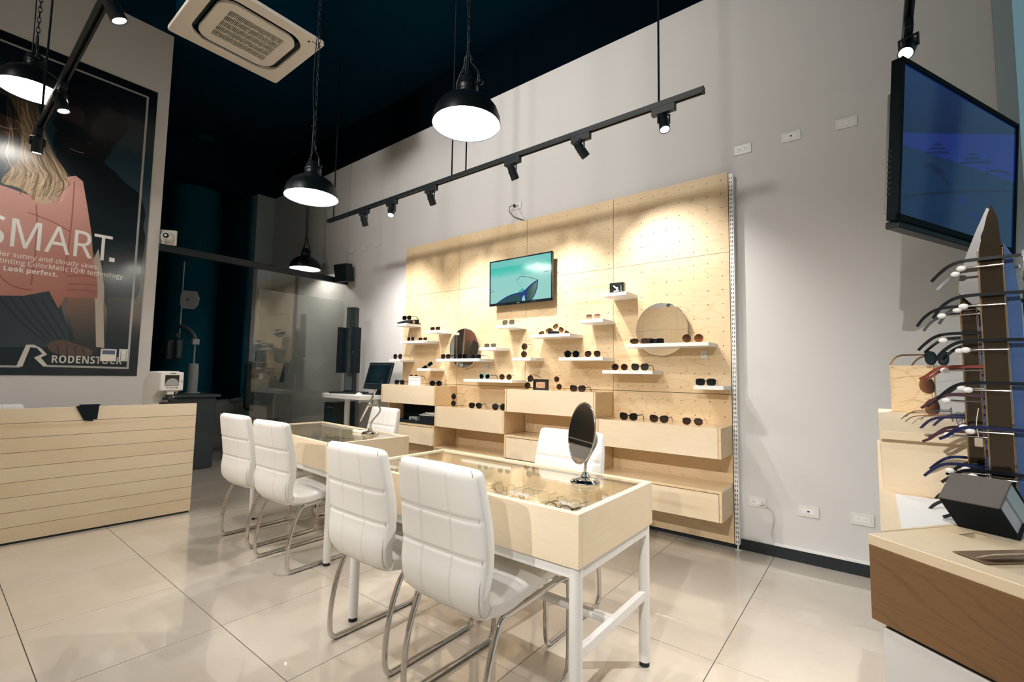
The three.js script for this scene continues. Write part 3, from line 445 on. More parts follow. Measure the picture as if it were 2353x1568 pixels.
solo('glasses_case', 'black folded eyewear case in the pile of amber sunglasses', 'case', grain(rbox(0.085, 0.028, 0.06, -2.24, ST('S11') + 0.0145, 0.205, 0.006, 2)), M.blackMatte);
sg('pale transparent pinkish glasses on a bright small shelf', -1.832, ST('S12'), 0.235, 0.05, 'square', 'thick', 'clear', 'pink', { scale: 1.02 });
sg('chunky black sunglasses turned aside on the shelf left of the big mirror', -2.045, ST('S13'), 0.22, 0.55, 'round', 'thick', 'black', 'dark', { armMat: F.silver });
sg('rimless brown squared sunglasses on the shelf left of the big mirror', -1.835, ST('S13'), 0.24, 0.0, 'aviator', 'none', 'gold', 'brown', { scale: 1.08 });
sg('flat topped brown wraparound sunglasses before the right round mirror', -1.425, ST('S15'), 0.245, 0.1, 'wrap', 'wire', 'tort', 'brown', { scale: 1.05 });
sg('black sunglasses behind the brown wraparound pair at the right mirror', -1.345, ST('S15'), 0.135, 0.4, 'square', 'thick', 'black', 'dark');
sg('large round amber sunglasses with thin gold arms right of the mirror', -1.035, ST('S15'), 0.215, 0.3, 'biground', 'wire', 'gold', 'amber', { scale: 1.06 });
sg('small round dark tortoiseshell sunglasses, left of two under the right mirror', -1.605, ST('S16'), 0.215, 0.45, 'round', 'wire', 'tort', 'brown');
sg('grey gradient cat eye sunglasses, right of two under the right mirror', -1.428, ST('S16'), 0.235, 0.05, 'cat', 'thick', 'black', 'grey', { scale: 0.98 });
sg('black square sunglasses on the lowest small shelf at the right end', -0.945, ST('S17'), 0.225, 0.15, 'square', 'thick', 'black', 'green', { armMat: F.gold });
// on the cabinets
sg('dark cat eye sunglasses at the left end of the cabinet, near the monitor', -4.345, 1.066, 0.22, 0.2, 'aviator', 'thick', 'black', 'dark');
sg('tortoiseshell sunglasses standing behind the white sign', -4.105, 1.126, 0.215, 0.15, 'round', 'thick', 'tort', 'brown');
sg('black round sunglasses turned sideways at the right of the left cabinet', -3.735, 1.066, 0.22, 0.75, 'round', 'thick', 'black', 'dark');
sg('black sunglasses standing on end beside the cabinet side panel', -3.445, 0.861 + 0.068, 0.20, 0.1, 'round', 'thick', 'black', 'dark', { roll: 1.55 });
sg('round black sunglasses, middle pair on the second column cabinet', -3.155, 0.861, 0.215, 0.35, 'aviator', 'thick', 'black', 'dark');
sg('round black sunglasses, right pair on the second column cabinet', -2.845, 0.861, 0.215, 0.6, 'round', 'thick', 'black', 'dark', { scale: 1.06 });
sg('brown sunglasses standing on end at the left of the lettered plaque', -2.465, 1.066 + 0.06, 0.22, 0.1, 'round', 'thick', 'black', 'brown', { roll: 1.15 });
sg('amber framed sunglasses standing on end at the right of the lettered plaque', -2.215, 1.066 + 0.06, 0.215, 0.1, 'round', 'thick', 'amber', 'brown', { roll: -1.2 });
sg('brown gradient cat eye sunglasses right of the lettered plaque', -1.985, 1.066, 0.22, 0.1, 'cat', 'thick', 'black', 'brown', { scale: 1.02 });
sg('black cat eye sunglasses, left of three on the right cabinet', -1.525, 0.862, 0.23, 0.0, 'cat', 'thick', 'black', 'dark', { scale: 1.05 });
sg('brown gradient cat eye sunglasses, middle of three on the right cabinet', -1.285, 0.862, 0.225, 0.1, 'cat', 'thick', 'black', 'brown');
sg('round brown sunglasses with a metal bridge, right of three on the right cabinet', -1.040, 0.862, 0.225, 0.1, 'aviator', 'wire', 'tort', 'brown', { scale: 1.02 });
// cases, signs and cards among them
{
  const t = thing('case_stand', 'black ribbed case with a tan strap on the topmost left shelf', 'case', [-4.275, ST('S1'), 0.175], 0.15), b = poly([[0.085, 0.0008], [-0.075, 0.0008], [-0.075, 0.052], [-0.065, 0.058], [0.085, 0.014]].map(([z, y]) => [-z, y]));
  part('case_body', extr(b, 0.19, 2, 0.002).rotateY(Math.PI / 2).translate(-0.095, 0.001, 0), M.blackMatte, t);
  for (let i = 0; i < 6; i++) part('rib', box(0.17, 0.004, 0.006).rotateX(0.286).translate(0, 0.0265 + i * 0.0056, 0.052 - i * 0.019), M.black, t);
  part('strap', rbox(0.022, 0.032, 0.02, 0.108, 0.0175, 0.03, 0.003), std([0.30, 0.17, 0.08], 0.6), t);
}
function textSign(name, label, category, [x, y, z], turn, w, h, d, frameMat, draw, tw, th, lean = 0) {
  const t = thing(name, label, category, [x, y, z], turn); t.rotation.x = lean;
  part('frame', [box(w, 0.008, d, 0, 0.004, 0), box(w, 0.008, d, 0, h - 0.004, 0), box(0.008, h, d, -w / 2 + 0.004, h / 2, 0), box(0.008, h, d, w / 2 - 0.004, h / 2, 0)], frameMat, t);
  part('backing', box(w - 0.01, h - 0.01, d * 0.6, 0, h / 2, -d * 0.1), frameMat, t);
  const m = std([1, 1, 1], 0.5, { map: canvasTex(tw, th, draw) }), p = part('face', new THREE.PlaneGeometry(w - 0.014, h - 0.014), m, t); p.position.set(0, h / 2, d * 0.22); return t;
}
textSign('desk_sign', 'small white framed sign with thin script on the left cabinet', 'sign', [-4.01, 1.066, 0.275], 0.05, 0.185, 0.105, 0.02, M.white, (g, w, h) => { g.fillStyle = '#f4f3ef'; g.fillRect(0, 0, w, h); g.fillStyle = '#1c1c1e'; g.font = 'italic 60px serif'; g.textAlign = 'center'; g.fillText('Balada Loti', w / 2, h * 0.52); }, 384, 200);
textSign('brand_plaque', 'ornate black plaque with a tan panel of two lettered lines', 'plaque', [-2.345, 1.066, 0.245], 0.05, 0.15, 0.10, 0.022, M.blackGloss, (g, w, h) => {
  g.fillStyle = '#0a0d10'; g.fillRect(0, 0, w, h); g.fillStyle = '#c99c78'; g.beginPath(); g.moveTo(70, 62); g.quadraticCurveTo(w / 2, 44, w - 70, 62); g.quadraticCurveTo(w - 48, h / 2, w - 70, h - 58); g.quadraticCurveTo(w / 2, h - 44, 70, h - 58); g.quadraticCurveTo(48, h / 2, 70, 62); g.fill();
  g.fillStyle = '#2a1a14'; g.font = 'bold 44px serif'; g.textAlign = 'center'; g.fillText('ANNA SUI', w / 2, h * 0.48); g.fillText('EYEWEAR', w / 2, h * 0.66);
  g.fillStyle = '#7a6a5a'; for (let i = 0; i < 22; i++) { g.beginPath(); g.arc(30 + i * (w - 60) / 21, i % 2 ? 22 : 28, 5, 0, 7); g.arc(30 + i * (w - 60) / 21, h - (i % 2 ? 22 : 28), 5, 0, 7); g.fill(); }
}, 384, 256);
{ // acrylic block with the bird mark
  const t = thing('display_card', 'black acrylic display block with white bird and letter R mark', 'display card', [-1.628, ST('S14'), 0.225], 0.04);
  part('block', rbox(0.118, 0.088, 0.045, 0, 0.044, -0.02, 0.002), M.blackGloss, t);
  part('clear_cover', rbox(0.128, 0.094, 0.05, 0, 0.0475, -0.02, 0.002), M.glass, t);
  const pr = part('print', new THREE.PlaneGeometry(0.116, 0.084), std([1, 1, 1], 0.3, { map: canvasTex(384, 280, (g, w, h) => { g.fillStyle = '#06090c'; g.fillRect(0, 0, w, h); g.fillStyle = '#f2f2f0'; blob(g, [[96, 60], [130, 70], [190, 120], [214, 170], [180, 160], [140, 130], [104, 96]], '#f2f2f0'); g.font = 'bold 110px serif'; g.fillText('R', 176, 200); g.fillRect(118, 212, 150, 26); g.fillRect(318, 80, 10, 110); g.fillRect(318, 212, 26, 26); }) }), t); pr.position.set(0, 0.044, 0.0035);
}
{ // things in the niche
  const t = thing('tray', 'flat black tray in the open niche', 'tray', [-4.02, 0.664, 0.265], 0.05);
  part('base', rbox(0.34, 0.008, 0.16, 0, 0.004, 0, 0.002), M.black, t); part('rim', [box(0.34, 0.032, 0.008, 0, 0.017, 0.08), box(0.34, 0.032, 0.008, 0, 0.017, -0.08), box(0.008, 0.032, 0.16, -0.17, 0.017, 0), box(0.008, 0.032, 0.16, 0.17, 0.017, 0)], M.black, t);
  const c = thing('photo_box', 'small grey box printed with two dark figures, standing in the tray', 'box', [-3.985, 0.673, 0.285], 0.12);
  part('carton', rbox(0.115, 0.055, 0.055, 0, 0.0275, 0, 0.002), std([0.42, 0.43, 0.44], 0.5), c); const p = part('print', new THREE.PlaneGeometry(0.1, 0.046), std([1, 1, 1], 0.5, { map: canvasTex(256, 128, (g, w, h) => { g.fillStyle = '#9a9c9c'; g.fillRect(0, 0, w, h); blob(g, [[50, 90], [70, 40], [110, 30], [130, 60], [110, 100]], '#14181a'); blob(g, [[140, 100], [150, 60], [180, 44], [215, 60], [220, 100]], '#1a1e20'); }) }), c); p.position.set(0, 0.0275, 0.0285);
  const b = thing('storage_box', 'black box under the magazines at the right of the niche', 'box', [-3.725, 0.664, 0.255], 0); part('carton', rbox(0.235, 0.075, 0.16, 0, 0.0375, 0, 0.003), M.blackMatte, b); part('lid', rbox(0.24, 0.018, 0.165, 0, 0.083, 0, 0.003), M.black, b);
  [['dark magazine at the bottom of the pile in the niche', [0.02, 0.022, 0.026]], ['grey magazine in the middle of the pile in the niche', [0.2, 0.16, 0.13]], ['pale magazine on top of the pile in the niche', [0.72, 0.72, 0.7]]].forEach(([l, c2], i) => { const q = thing('magazine', l, 'magazine', [-3.735 + i * 0.02, 0.7565 + i * 0.011, 0.255], 0.12 - i * 0.12); part('cover', rbox(0.23 - i * 0.03, 0.009, 0.16 - i * 0.01, 0, 0.005, 0, 0.002), std(c2, 0.35), q); part('pages', box(0.222 - i * 0.03, 0.006, 0.002, 0.002, 0.005, 0.08 - i * 0.005), M.paper, q); });
}

// ------------------------------------------------------------------ glass topped tables
function displayTable(label, [x, z], W, D, turn) {                // origin on the floor under the middle of the box
  const t = thing('display_table', label, 'table', [x, 0, z], turn), y0 = 0.575, y1 = 0.75, w = W / 2, d = D / 2, k = 0.028;
  part('front_panel', grain(rspan(-w, w, y0, y1, d - k, d, 0.0015), 'x'), M.pale, t); part('back_panel', grain(rspan(-w, w, y0, y1, -d, -d + k, 0.0015), 'x'), M.pale, t);
  for (const s of [-1, 1]) part('side_panel', grain(rspan(s > 0 ? w - k : -w, s > 0 ? w : -w + k, y0, y1, -d + k, d - k, 0.0015), 'z'), M.pale, t);
  part('tray_bottom', grain(span(-w + k, w - k, y0 + 0.002, y0 + 0.014, -d + k, d - k), 'x'), M.pale, t);
  part('glass_top', span(-w + k + 0.001, w - k - 0.001, y1 - 0.0115, y1 - 0.0055, -d + k + 0.001, d - k - 0.001), M.glass, t);
  part('glass_ledge', [span(-w + k, w - k, y1 - 0.02, y1 - 0.012, d - k - 0.006, d - k), span(-w + k, w - k, y1 - 0.02, y1 - 0.012, -d + k, -d + k + 0.006), span(-w + k, -w + k + 0.006, y1 - 0.02, y1 - 0.012, -d + k, d - k), span(w - k - 0.006, w - k, y1 - 0.02, y1 - 0.012, -d + k, d - k)], M.slotDark, t);
  const lx = w - 0.026, lz = d - 0.03, r = 0.0225;
  for (const a of [-1, 1]) for (const b of [-1, 1]) { const g = part('leg', cyl(r, r, y0 - 0.02, a * lx, (y0 - 0.02) / 2 + 0.018, b * lz, 24), M.white, t); part('foot_pad', cyl(0.019, 0.021, 0.018, a * lx, 0.009, b * lz, 20), M.foot, g); }
  for (const b of [-1, 1]) { part('frame_rail', rspan(-lx, lx, y0 - 0.04, y0 - 0.001, b * lz - 0.018, b * lz + 0.018, 0.003), M.white, t); part('frame_rail', rspan(b * lx - 0.018, b * lx + 0.018, y0 - 0.04, y0 - 0.001, -lz, lz, 0.003), M.white, t); part('end_stretcher', rspan(b * lx - 0.012, b * lx + 0.012, 0.268, 0.306, -lz, lz, 0.004), M.white, t); }
  part('long_stretcher', rod(V(-lx, 0.287, 0), V(lx, 0.287, 0), 0.019, 20), M.white, t);
  return t;
}
displayTable('near white-legged display table with a birch box and glass top', [-1.4165, 2.003], 1.289, 0.632, 0);
displayTable('far white-legged display table with a birch box and glass top', [-3.348, 1.705], 1.335, 0.598, -0.076);

// ------------------------------------------------------------------ leather chairs
function cushion(path, half, thick, seams, seamV, roundEnds) {     // padded shell along a profile path in the (z, y) plane
  const c = new THREE.CatmullRomCurve3(path.map(([z, y]) => V(0, y, z))), nv = 76, pos = [], idx = [], len = c.getLength(), ring = [];
  for (const s of [1, -1]) for (let i = 0; i < 50; i++) { const t = (i + 0.5) / 50 * 2 - 1, ux = s * Math.sin(t * Math.PI / 2 * 0.995) * 0.35 + s * t * 0.65; ring.push([ux, s * (1 - Math.min(1, Math.abs(ux)) ** 6) ** (1 / 2.6)]); }
  for (const s of [1, -1]) for (const q of seams) for (const o of [-0.03, 0, 0.03]) ring.push([q + o, s * (1 - Math.abs(q + o) ** 6) ** (1 / 2.6)]);
  ring.sort((a, b) => (a[1] >= 0 && b[1] >= 0 ? a[0] - b[0] : a[1] < 0 && b[1] < 0 ? b[0] - a[0] : b[1] - a[1]));
  const nu = ring.length;
  for (let j = 0; j <= nv; j++) {
    const v = j / nv, p = c.getPointAt(v), d = c.getTangentAt(v), n = V(0, d.z, -d.y).normalize();   // n points to the back / underside
    const e0 = roundEnds[0] ? clamp(v * len / 0.028) : 1, e1 = roundEnds[1] ? clamp((1 - v) * len / 0.03) : 1, e = Math.sqrt(1 - (1 - e0) ** 2) * Math.sqrt(1 - (1 - e1) ** 2), hw = half(v) - 0.02 * (1 - e), ht = thick(v) / 2 * Math.max(0.02, e);
    for (const [ux, un] of ring) {
      let k = 0; for (const s of seams) k = Math.max(k, 0.62 * (1 - Math.abs(ux - s) / 0.032)); for (const s of seamV) k = Math.max(k, 1.0 * (1 - Math.abs(v - s) / 0.022)); k = Math.max(0, k);
      const puff = 0.003 * (1 - ux * ux), q = un * (ht + puff - 0.0075 * k * Math.min(1, Math.abs(un) * 1.3) * e);
      pos.push(hw * ux, p.y + n.y * q, p.z + n.z * q);
    }
  }
  for (let j = 0; j < nv; j++) for (let i = 0; i < nu; i++) { const a = j * nu + i, b = j * nu + (i + 1) % nu; idx.push(a, a + nu, b, b, a + nu, b + nu); }
  const cap = (j, flip) => { const m = pos.length / 3; const p = c.getPointAt(j / nv); pos.push(p.x, p.y, p.z); for (let i = 0; i < nu; i++) { const a = j * nu + i, b = j * nu + (i + 1) % nu; idx.push(...(flip ? [m, b, a] : [m, a, b])); } };
  cap(0, false); cap(nv, true);
  const g = new THREE.BufferGeometry(); g.setAttribute('position', new THREE.Float32BufferAttribute(pos, 3)); g.setAttribute('uv', new THREE.Float32BufferAttribute(new Float32Array(pos.length / 3 * 2), 2)); g.setIndex(idx); g.computeVertexNormals(); return g;
}
function makeChair(label) {          // faces -z; origin on the floor in the middle of the sled base
  const t = thing('side_chair', label, 'chair', [0, 0, 0], 0, 'white leather chairs around the tables');
  const back = [[0.288, 0.892], [0.272, 0.80], [0.250, 0.68], [0.243, 0.58], [0.252, 0.50], [0.240, 0.445], [0.205, 0.418]], seat = [[0.232, 0.432], [0.15, 0.418], [0.02, 0.432], [-0.12, 0.448], [-0.2, 0.452], [-0.228, 0.44]];
  const hb = (v) => 0.204 + 0.018 * Math.sin(Math.PI * clamp(v * 1.05)) , hs = (v) => 0.21 + 0.006 * v;
  part('backrest', cushion(back, hb, (v) => 0.062 + 0.012 * Math.sin(Math.PI * v), [-0.34, 0.34], [0.325, 0.60], [1, 0]), M.leather, t);
  part('seat', cushion(seat, hs, () => 0.072, [-0.34, 0.34], [0.42, 0.74], [0, 1]), M.leather, t);
  for (const s of [-1, 1]) part('seam_piping', tube(back.map(([z, y], i) => { const f = hb(i / 6) * 0.9; return [s * f, y - (i > 4 ? 0.012 : 0), z + 0.0250 + (i === 0 ? -0.004 : 0) - (i > 5 ? 0.012 : 0)]; }), 0.0012, 36, 5), M.seam, t);
  for (const s of [-1, 1]) {
    const x = s * 0.199;
    const pts = [[x, 0.400, -0.19], [x, 0.392, -0.238], [x, 0.35, -0.255], [x, 0.2, -0.257], [x, 0.06, -0.255], [x, 0.018, -0.235], [x, 0.012, -0.19], [x, 0.012, 0], [x, 0.012, 0.19], [x, 0.017, 0.228], [x, 0.055, 0.247], [x, 0.15, 0.246], [x, 0.26, 0.225], [x, 0.345, 0.192], [x, 0.382, 0.160], [x, 0.388, 0.11], [x, 0.392, 0.0], [x, 0.400, -0.12]];
    const lg = part('sled_leg', tube(pts, 0.0112, 150, 14, true), M.chrome, t);
    for (const z of [-0.17, 0.17]) part('glide', cyl(0.007, 0.008, 0.008, x, 0.004, z, 12), M.foot, lg);
  }
  part('crossbar', rod(V(-0.199, 0.372, -0.25), V(0.199, 0.372, -0.25), 0.0105, 14), M.chrome, t);
  part('crossbar', rod(V(-0.199, 0.386, 0.1), V(0.199, 0.386, 0.1), 0.009, 12), M.chrome, t);
  return t;
}
const chair0 = makeChair('nearest white leather chair, its back to the camera at the near table');
chair0.position.set(-1.205, 0, 2.245); chair0.rotation.y = -0.02;
dup(chair0, [-1.752, 0, 2.215], -0.005, 'white leather chair next to the nearest one, at the left of the near table');
dup(chair0, [-2.970, 0, 2.012], 0.02, 'white leather chair at the right front corner of the far table');
dup(chair0, [-3.572, 0, 1.985], 0.03, 'farthest left white leather chair with its back to the camera');
dup(chair0, [-1.378, 0, 1.635], Math.PI, 'white leather chair facing the camera behind the near table and oval mirror');
dup(chair0, [-3.49, 0, 1.34], Math.PI - 0.06, 'white leather chair facing the camera behind the far table');
dup(chair0, [-5.38, 0, 3.30], Math.PI / 2 + Math.PI, 'dim white chair behind the reception counter, only its back showing');

// ------------------------------------------------------------------ on and in the tables
function vanityMirror(label, [x, y, z], turn, tiltX, h0) {
  const t = thing('vanity_mirror', label, 'mirror', [x, y, z], turn);
  part('base', lathe([[0, 0], [0.062, 0], [0.065, 0.004], [0.063, 0.009], [0.057, 0.012], [0.053, 0.017], [0.05, 0.02], [0.026, 0.024], [0.017, 0.034], [0.012, 0.046], [0, 0.047]], 48), M.chrome, t);
  part('stem', tube([[0, 0.03, 0], [0, 0.055, 0], [0.004, 0.085, 0], [0.024, 0.115, 0], [0.056, 0.155, 0.0], [0.064, 0.185, 0], [0.05, 0.206, 0], [0.018, 0.212, 0], [0.004, 0.212, 0]], 0.0068, 60, 12), M.chrome, t);
  part('pivot', cyl(0.011, 0.011, 0.026, 0, 0, 0, 20).rotateZ(Math.PI / 2).translate(-0.006, 0.212, 0), M.chrome, t);
  const gl = new THREE.CylinderGeometry(1, 1, 0.006, 64).scale(0.082, 1, 0.128).rotateZ(Math.PI / 2), hd = part('mirror_head', gl, M.mirror, t);
  // glass disc lies in its own y-z plane; tilt about z
  hd.geometry = new THREE.CylinderGeometry(0.99, 1, 0.005, 64).scale(0.128, 1, 0.082).rotateZ(Math.PI / 2); hd.position.set(-0.022, 0.213, 0); hd.rotation.set(0, 0, tiltX);
  const rim = part('bevel', new THREE.TorusGeometry(1, 0.035, 10, 72).scale(0.082, 0.128, 0.1).rotateY(Math.PI / 2), M.chrome, hd);
  return t;
}
vanityMirror('oval chrome tilting mirror on the near glass-topped table', [-0.991, 0.7445, 1.881], 1.235, -0.14);
vanityMirror('oval chrome tilting mirror on the far table, seen edge on', [-2.969, 0.7445, 1.567], 0.87, -0.43);
{
  const t = thing('handset', 'white handheld device lying on the far table beside its mirror', 'handheld device', [-3.075, 0.7445, 1.55], 0.1);
  part('body', rbox(0.19, 0.02, 0.062, 0, 0.01, 0, 0.006, 2), M.whitePlastic, t); part('display', box(0.045, 0.001, 0.03, -0.045, 0.0205, 0), std([0.10, 0.10, 0.09], 0.3), t); part('button', cyl(0.005, 0.005, 0.003, 0.02, 0.021, 0, 14), M.slotDark, t);
}
const inCase = [
  ['back', [[-1.67, 1.80], [-1.505, 1.79], [-1.315, 1.785], [-1.135, 1.775]]], ['middle', [[-1.66, 1.905], [-1.49, 1.905], [-1.305, 1.90], [-1.11, 1.905]]], ['front', [[-1.64, 2.03], [-1.46, 2.035], [-1.26, 2.03], [-1.045, 2.03]]],
];
const words = ['farthest left', 'second from the left', 'third from the left', 'farthest right'];
inCase.forEach(([row, ps], r) => ps.forEach(([x, z], i) => {
  const [style, rim, f] = [['oval', 'wire', 'brownWire'], ['round', 'wire', 'brownWire'], ['aviator', 'wire', 'brownWire'], ['oval', 'wire', 'gun'], ['rect', 'wire', 'gold'], ['oval', 'thick', 'black']][(i + r * 2) % 6 === 5 && !(r === 1 && i === 3) ? 0 : r === 1 && i === 3 ? 5 : (i + r * 2) % 5];
  const t = eyewear('eyeglasses', `${rim === 'thick' ? 'black' : 'thin metal'} eyeglasses under the near table glass, ${words[i]} in the ${row} row`, [x, 0.5895, z], 0.06 * ((i + r) % 3 - 1), style, rim, F[f], L.clear, { pitch: -0.06, scale: 1.12, group: 'eyeglasses in the near display table' });
  if ((i + r) % 2 === 0) part('price_tag', rbox(0.055, 0.0012, 0.018, 0.01, 0.006, 0.02, 0.0004), M.paper, t, 'white paper price tag');
}));
solo('display_pad', 'pale raised pad inside the far glass-topped table', 'display pad', grain(rbox(1.2, 0.028, 0.5, 0, 0, 0, 0.003).rotateY(-0.076).translate(-3.348, 0.6035, 1.705), 'x'), M.pale);
[[-3.95, 1.57], [-3.86, 1.50], [-3.80, 1.60], [-3.73, 1.47], [-3.68, 1.58], [-3.60, 1.50], [-3.55, 1.61], [-3.47, 1.52], [-3.42, 1.63]].forEach(([x, z], i) => eyewear('eyeglasses', `dark wire eyeglasses heaped inside the far table, ${['first', 'second', 'third', 'fourth', 'fifth', 'sixth', 'seventh', 'eighth', 'ninth'][i]} from the left`, [x, 0.6185 + 0.003 * (i % 2), z], -0.5 + i * 0.37 % 1.1, ['oval', 'round', 'rect'][i % 3], 'wire', F.black, L.clear, { pitch: -0.1, scale: 1.15, group: 'heap of wire eyeglasses in the far display table' }));

// ------------------------------------------------------------------ reception side
{
  const t = thing('reception_counter', 'long birch reception counter front of nine horizontal boards', 'counter', [-4.6, 0, 2.172], -0.047);  // local z along the counter
  for (let i = 0; i < 9; i++) { const a = 0.015 + i * 0.1, b = i === 8 ? 0.914 : a + 0.0975; part('board', grain(rspan(-0.022, 0, a, b, 0.0, 2.6, 0.0012), 'z', i * 0.73, i * 0.41), M.pale, t); }
  part('backing', span(-0.04, -0.0225, 0.012, 0.905, 0.005, 2.6), M.slotDark, t);
  part('plinth', span(-0.035, -0.008, 0.0, 0.014, 0.01, 2.6), M.black, t);
  part('end_panel', grain(rspan(-0.55, -0.0405, 0.0, 0.735, 0.002, 0.02, 0.001), 'y'), M.pale, t);
  part('desk_top', grain(rspan(-0.6, -0.0405, 0.736, 0.76, 0.002, 2.6, 0.002), 'z'), M.pale, t);
  const c = [[2.935, 0.925], [2.90, 0.93], [2.806, 0.926], [2.812, 0.825], [2.834, 0.825], [2.838, 0.812], [2.885, 0.818], [2.905, 0.86]];
  const s = poly(c.map(([z, y]) => [-(z - 2.86), y - 0.93]));
  const k = thing('cloth', 'small black cloth hanging over the edge of the reception counter', 'cloth', [-4.632, 0.93, 2.86], Math.PI / 2 - 0.047);
  part('hanging_flap', extr(s, 0.0035, 4, 0.001).translate(0, -0.006, 0.0045), M.blackMatte, k); part('folded_edge', rbox(0.115, 0.008, 0.06, 0.005, -0.006, -0.026, 0.003, 2), M.blackMatte, k);
}
{ // poster
  const W = 1434, H = 2048;
  const draw = (g) => {
    let gr = g.createLinearGradient(0, 0, 0, H); gr.addColorStop(0, '#071019'); gr.addColorStop(0.28, '#1d3442'); gr.addColorStop(0.55, '#5a5f62'); gr.addColorStop(0.8, '#6a5f55'); gr.addColorStop(1, '#0c151c'); g.fillStyle = gr; g.fillRect(0, 0, W, H);
    gr = g.createLinearGradient(0, 1650, 0, H); gr.addColorStop(0, 'rgba(8,16,22,0)'); gr.addColorStop(0.5, 'rgba(8,16,22,.9)'); gr.addColorStop(1, '#0a141b'); g.fillStyle = gr; g.fillRect(0, 1600, W, H - 1600);
    // man in a dark pullover behind
    blob(g, [[906, 516], [1050, 420], [1233, 495], [1160, 625], [1224, 654], [1297, 727], [1370, 763], [1400, 844], [1417, 906], [1405, 1018], [1428, 1056], [1411, 1351], [1416, 1482], [1389, 1519], [1364, 1532], [1363, 1618], [1242, 1632], [1223, 1424], [1193, 1312], [1154, 1242], [1100, 980], [1040, 781], [960, 720]], '#060c11');
    gr = g.createLinearGradient(0, 1500, 0, 1870); gr.addColorStop(0, '#39342f'); gr.addColorStop(1, '#0c1216'); cpoly(g, [[1246, 1524], [1372, 1515], [1372, 1860], [1262, 1866]], gr);
    blob(g, [[930, 300], [1000, 190], [1130, 200], [1200, 320], [1215, 420], [1190, 540], [1110, 610], [1010, 640], [950, 560], [930, 430]], '#15110f');
    blob(g, [[955, 350], [1010, 300], [1060, 330], [1070, 420], [1020, 470], [960, 440]], '#2e231d'); blob(g, [[1075, 430], [1110, 470], [1105, 530], [1070, 520]], '#3a2c25');
    blob(g, [[900, 300], [930, 150], [1040, 70], [1190, 100], [1275, 230], [1290, 360], [1225, 470], [1190, 540], [1165, 440], [1130, 330], [1040, 260], [960, 290]], '#04080b');
    blob(g, [[905, 440], [990, 410], [1075, 440], [1120, 470], [1105, 520], [1020, 520], [940, 500]], '#05090c');
    g.strokeStyle = '#8a7f74'; g.lineWidth = 5; g.beginPath(); g.moveTo(1005, 590); g.quadraticCurveTo(1040, 606, 1075, 596); g.stroke();
    // woman: face, trousers, shirt, arm
    blob(g, [[560, 250], [700, 200], [800, 260], [850, 420], [820, 560], [740, 640], [640, 620], [560, 520]], '#3c2e27');
    blob(g, [[560, 400], [690, 380], [800, 400], [830, 450], [780, 520], [690, 500], [600, 500]], '#05090c'); g.strokeStyle = '#9a8b80'; g.lineWidth = 8; g.beginPath(); g.moveTo(690, 575); g.quadraticCurveTo(740, 590, 780, 560); g.stroke();
    cpoly(g, [[600, 1560], [982, 1510], [1030, 1609], [1094, 1870], [500, 1900]], '#30353b'); g.strokeStyle = '#20262c'; g.lineWidth = 10; for (let i = 0; i < 6; i++) { g.beginPath(); g.moveTo(760 + i * 45, 1580); g.quadraticCurveTo(840 + i * 45, 1720, 980 + i * 25, 1850); g.stroke(); }
    gr = g.createLinearGradient(1050, 1540, 1200, 1850); gr.addColorStop(0, '#8f6650'); gr.addColorStop(0.5, '#57483c'); gr.addColorStop(1, '#26241f'); cpoly(g, [[1048, 1550], [1190, 1535], [1214, 1840], [1240, 1900], [1090, 1900], [1109, 1850]], gr);
    cpoly(g, [[1159, 1293], [1182, 1209], [1206, 1328], [1227, 1459], [1231, 1593], [1252, 1864], [1210, 1861], [1190, 1598]], '#b9ab9d');
    gr = g.createLinearGradient(500, 800, 1200, 1600); gr.addColorStop(0, '#d6aaa2'); gr.addColorStop(0.5, '#cf9b92'); gr.addColorStop(0.8, '#b67a6b'); gr.addColorStop(1, '#94584a');  // shirt pinks paled: glare washing over the poster is mixed into them
    cpoly(g, [[420, 900], [600, 850], [729, 930], [889, 960], [990, 790], [1045, 760], [1080, 785], [1109, 933], [1144, 1127], [1164, 1318], [1191, 1430], [1198, 1538], [1045, 1552], [1018, 1630], [970, 1526], [863, 1571], [640, 1600], [420, 1600]], gr);
    g.strokeStyle = 'rgba(110,50,40,.45)'; g.lineWidth = 7; for (const l of [[1040, 800, 1050, 1120, 1030, 1400], [880, 1000, 905, 1200, 890, 1500], [760, 1460, 800, 1540, 900, 1530], [1050, 1470, 1120, 1450, 1190, 1455], [1050, 1505, 1120, 1490, 1195, 1500], [850, 1060, 960, 1080, 1040, 1130], [1045, 1420, 1130, 1390, 1185, 1410]]) { g.beginPath(); g.moveTo(l[0], l[1]); g.quadraticCurveTo(...l.slice(2)); g.stroke(); }
    const hg = g.createLinearGradient(0, 250, 0, 960); hg.addColorStop(0, '#2a2620'); hg.addColorStop(0.45, '#6f5a44'); hg.addColorStop(0.8, '#b09678'); hg.addColorStop(1, '#c9b497');
    blob(g, [[640, 250], [760, 180], [840, 260], [860, 480], [930, 660], [1000, 745], [1010, 800], [985, 860], [960, 960], [900, 1000], [848, 945], [788, 915], [728, 925], [735, 873], [771, 815], [800, 707], [790, 520], [720, 360]], hg);
    for (let i = 0; i < 150; i++) { const a = rnd(), x0 = 715 + a * 140, x1 = 735 + a * 270, y1 = 860 + rnd() * 130 - Math.abs(a - 0.6) * 90, cu = (rnd() - 0.5) * 90; const lt = rnd() > 0.5; g.strokeStyle = lt ? `rgba(226,206,176,${0.12 + rnd() * 0.3})` : `rgba(70,54,40,${0.12 + rnd() * 0.3})`; g.lineWidth = 2 + rnd() * 6; g.beginPath(); g.moveTo(x0, 380 + rnd() * 260); g.bezierCurveTo(x0 + 50 + cu, 600, x1 - 50 - cu, 720, x1 + cu * 0.3, 790); g.quadraticCurveTo(x1 + 26 - cu * 0.6, 840, x1 - 8, y1); g.stroke(); }
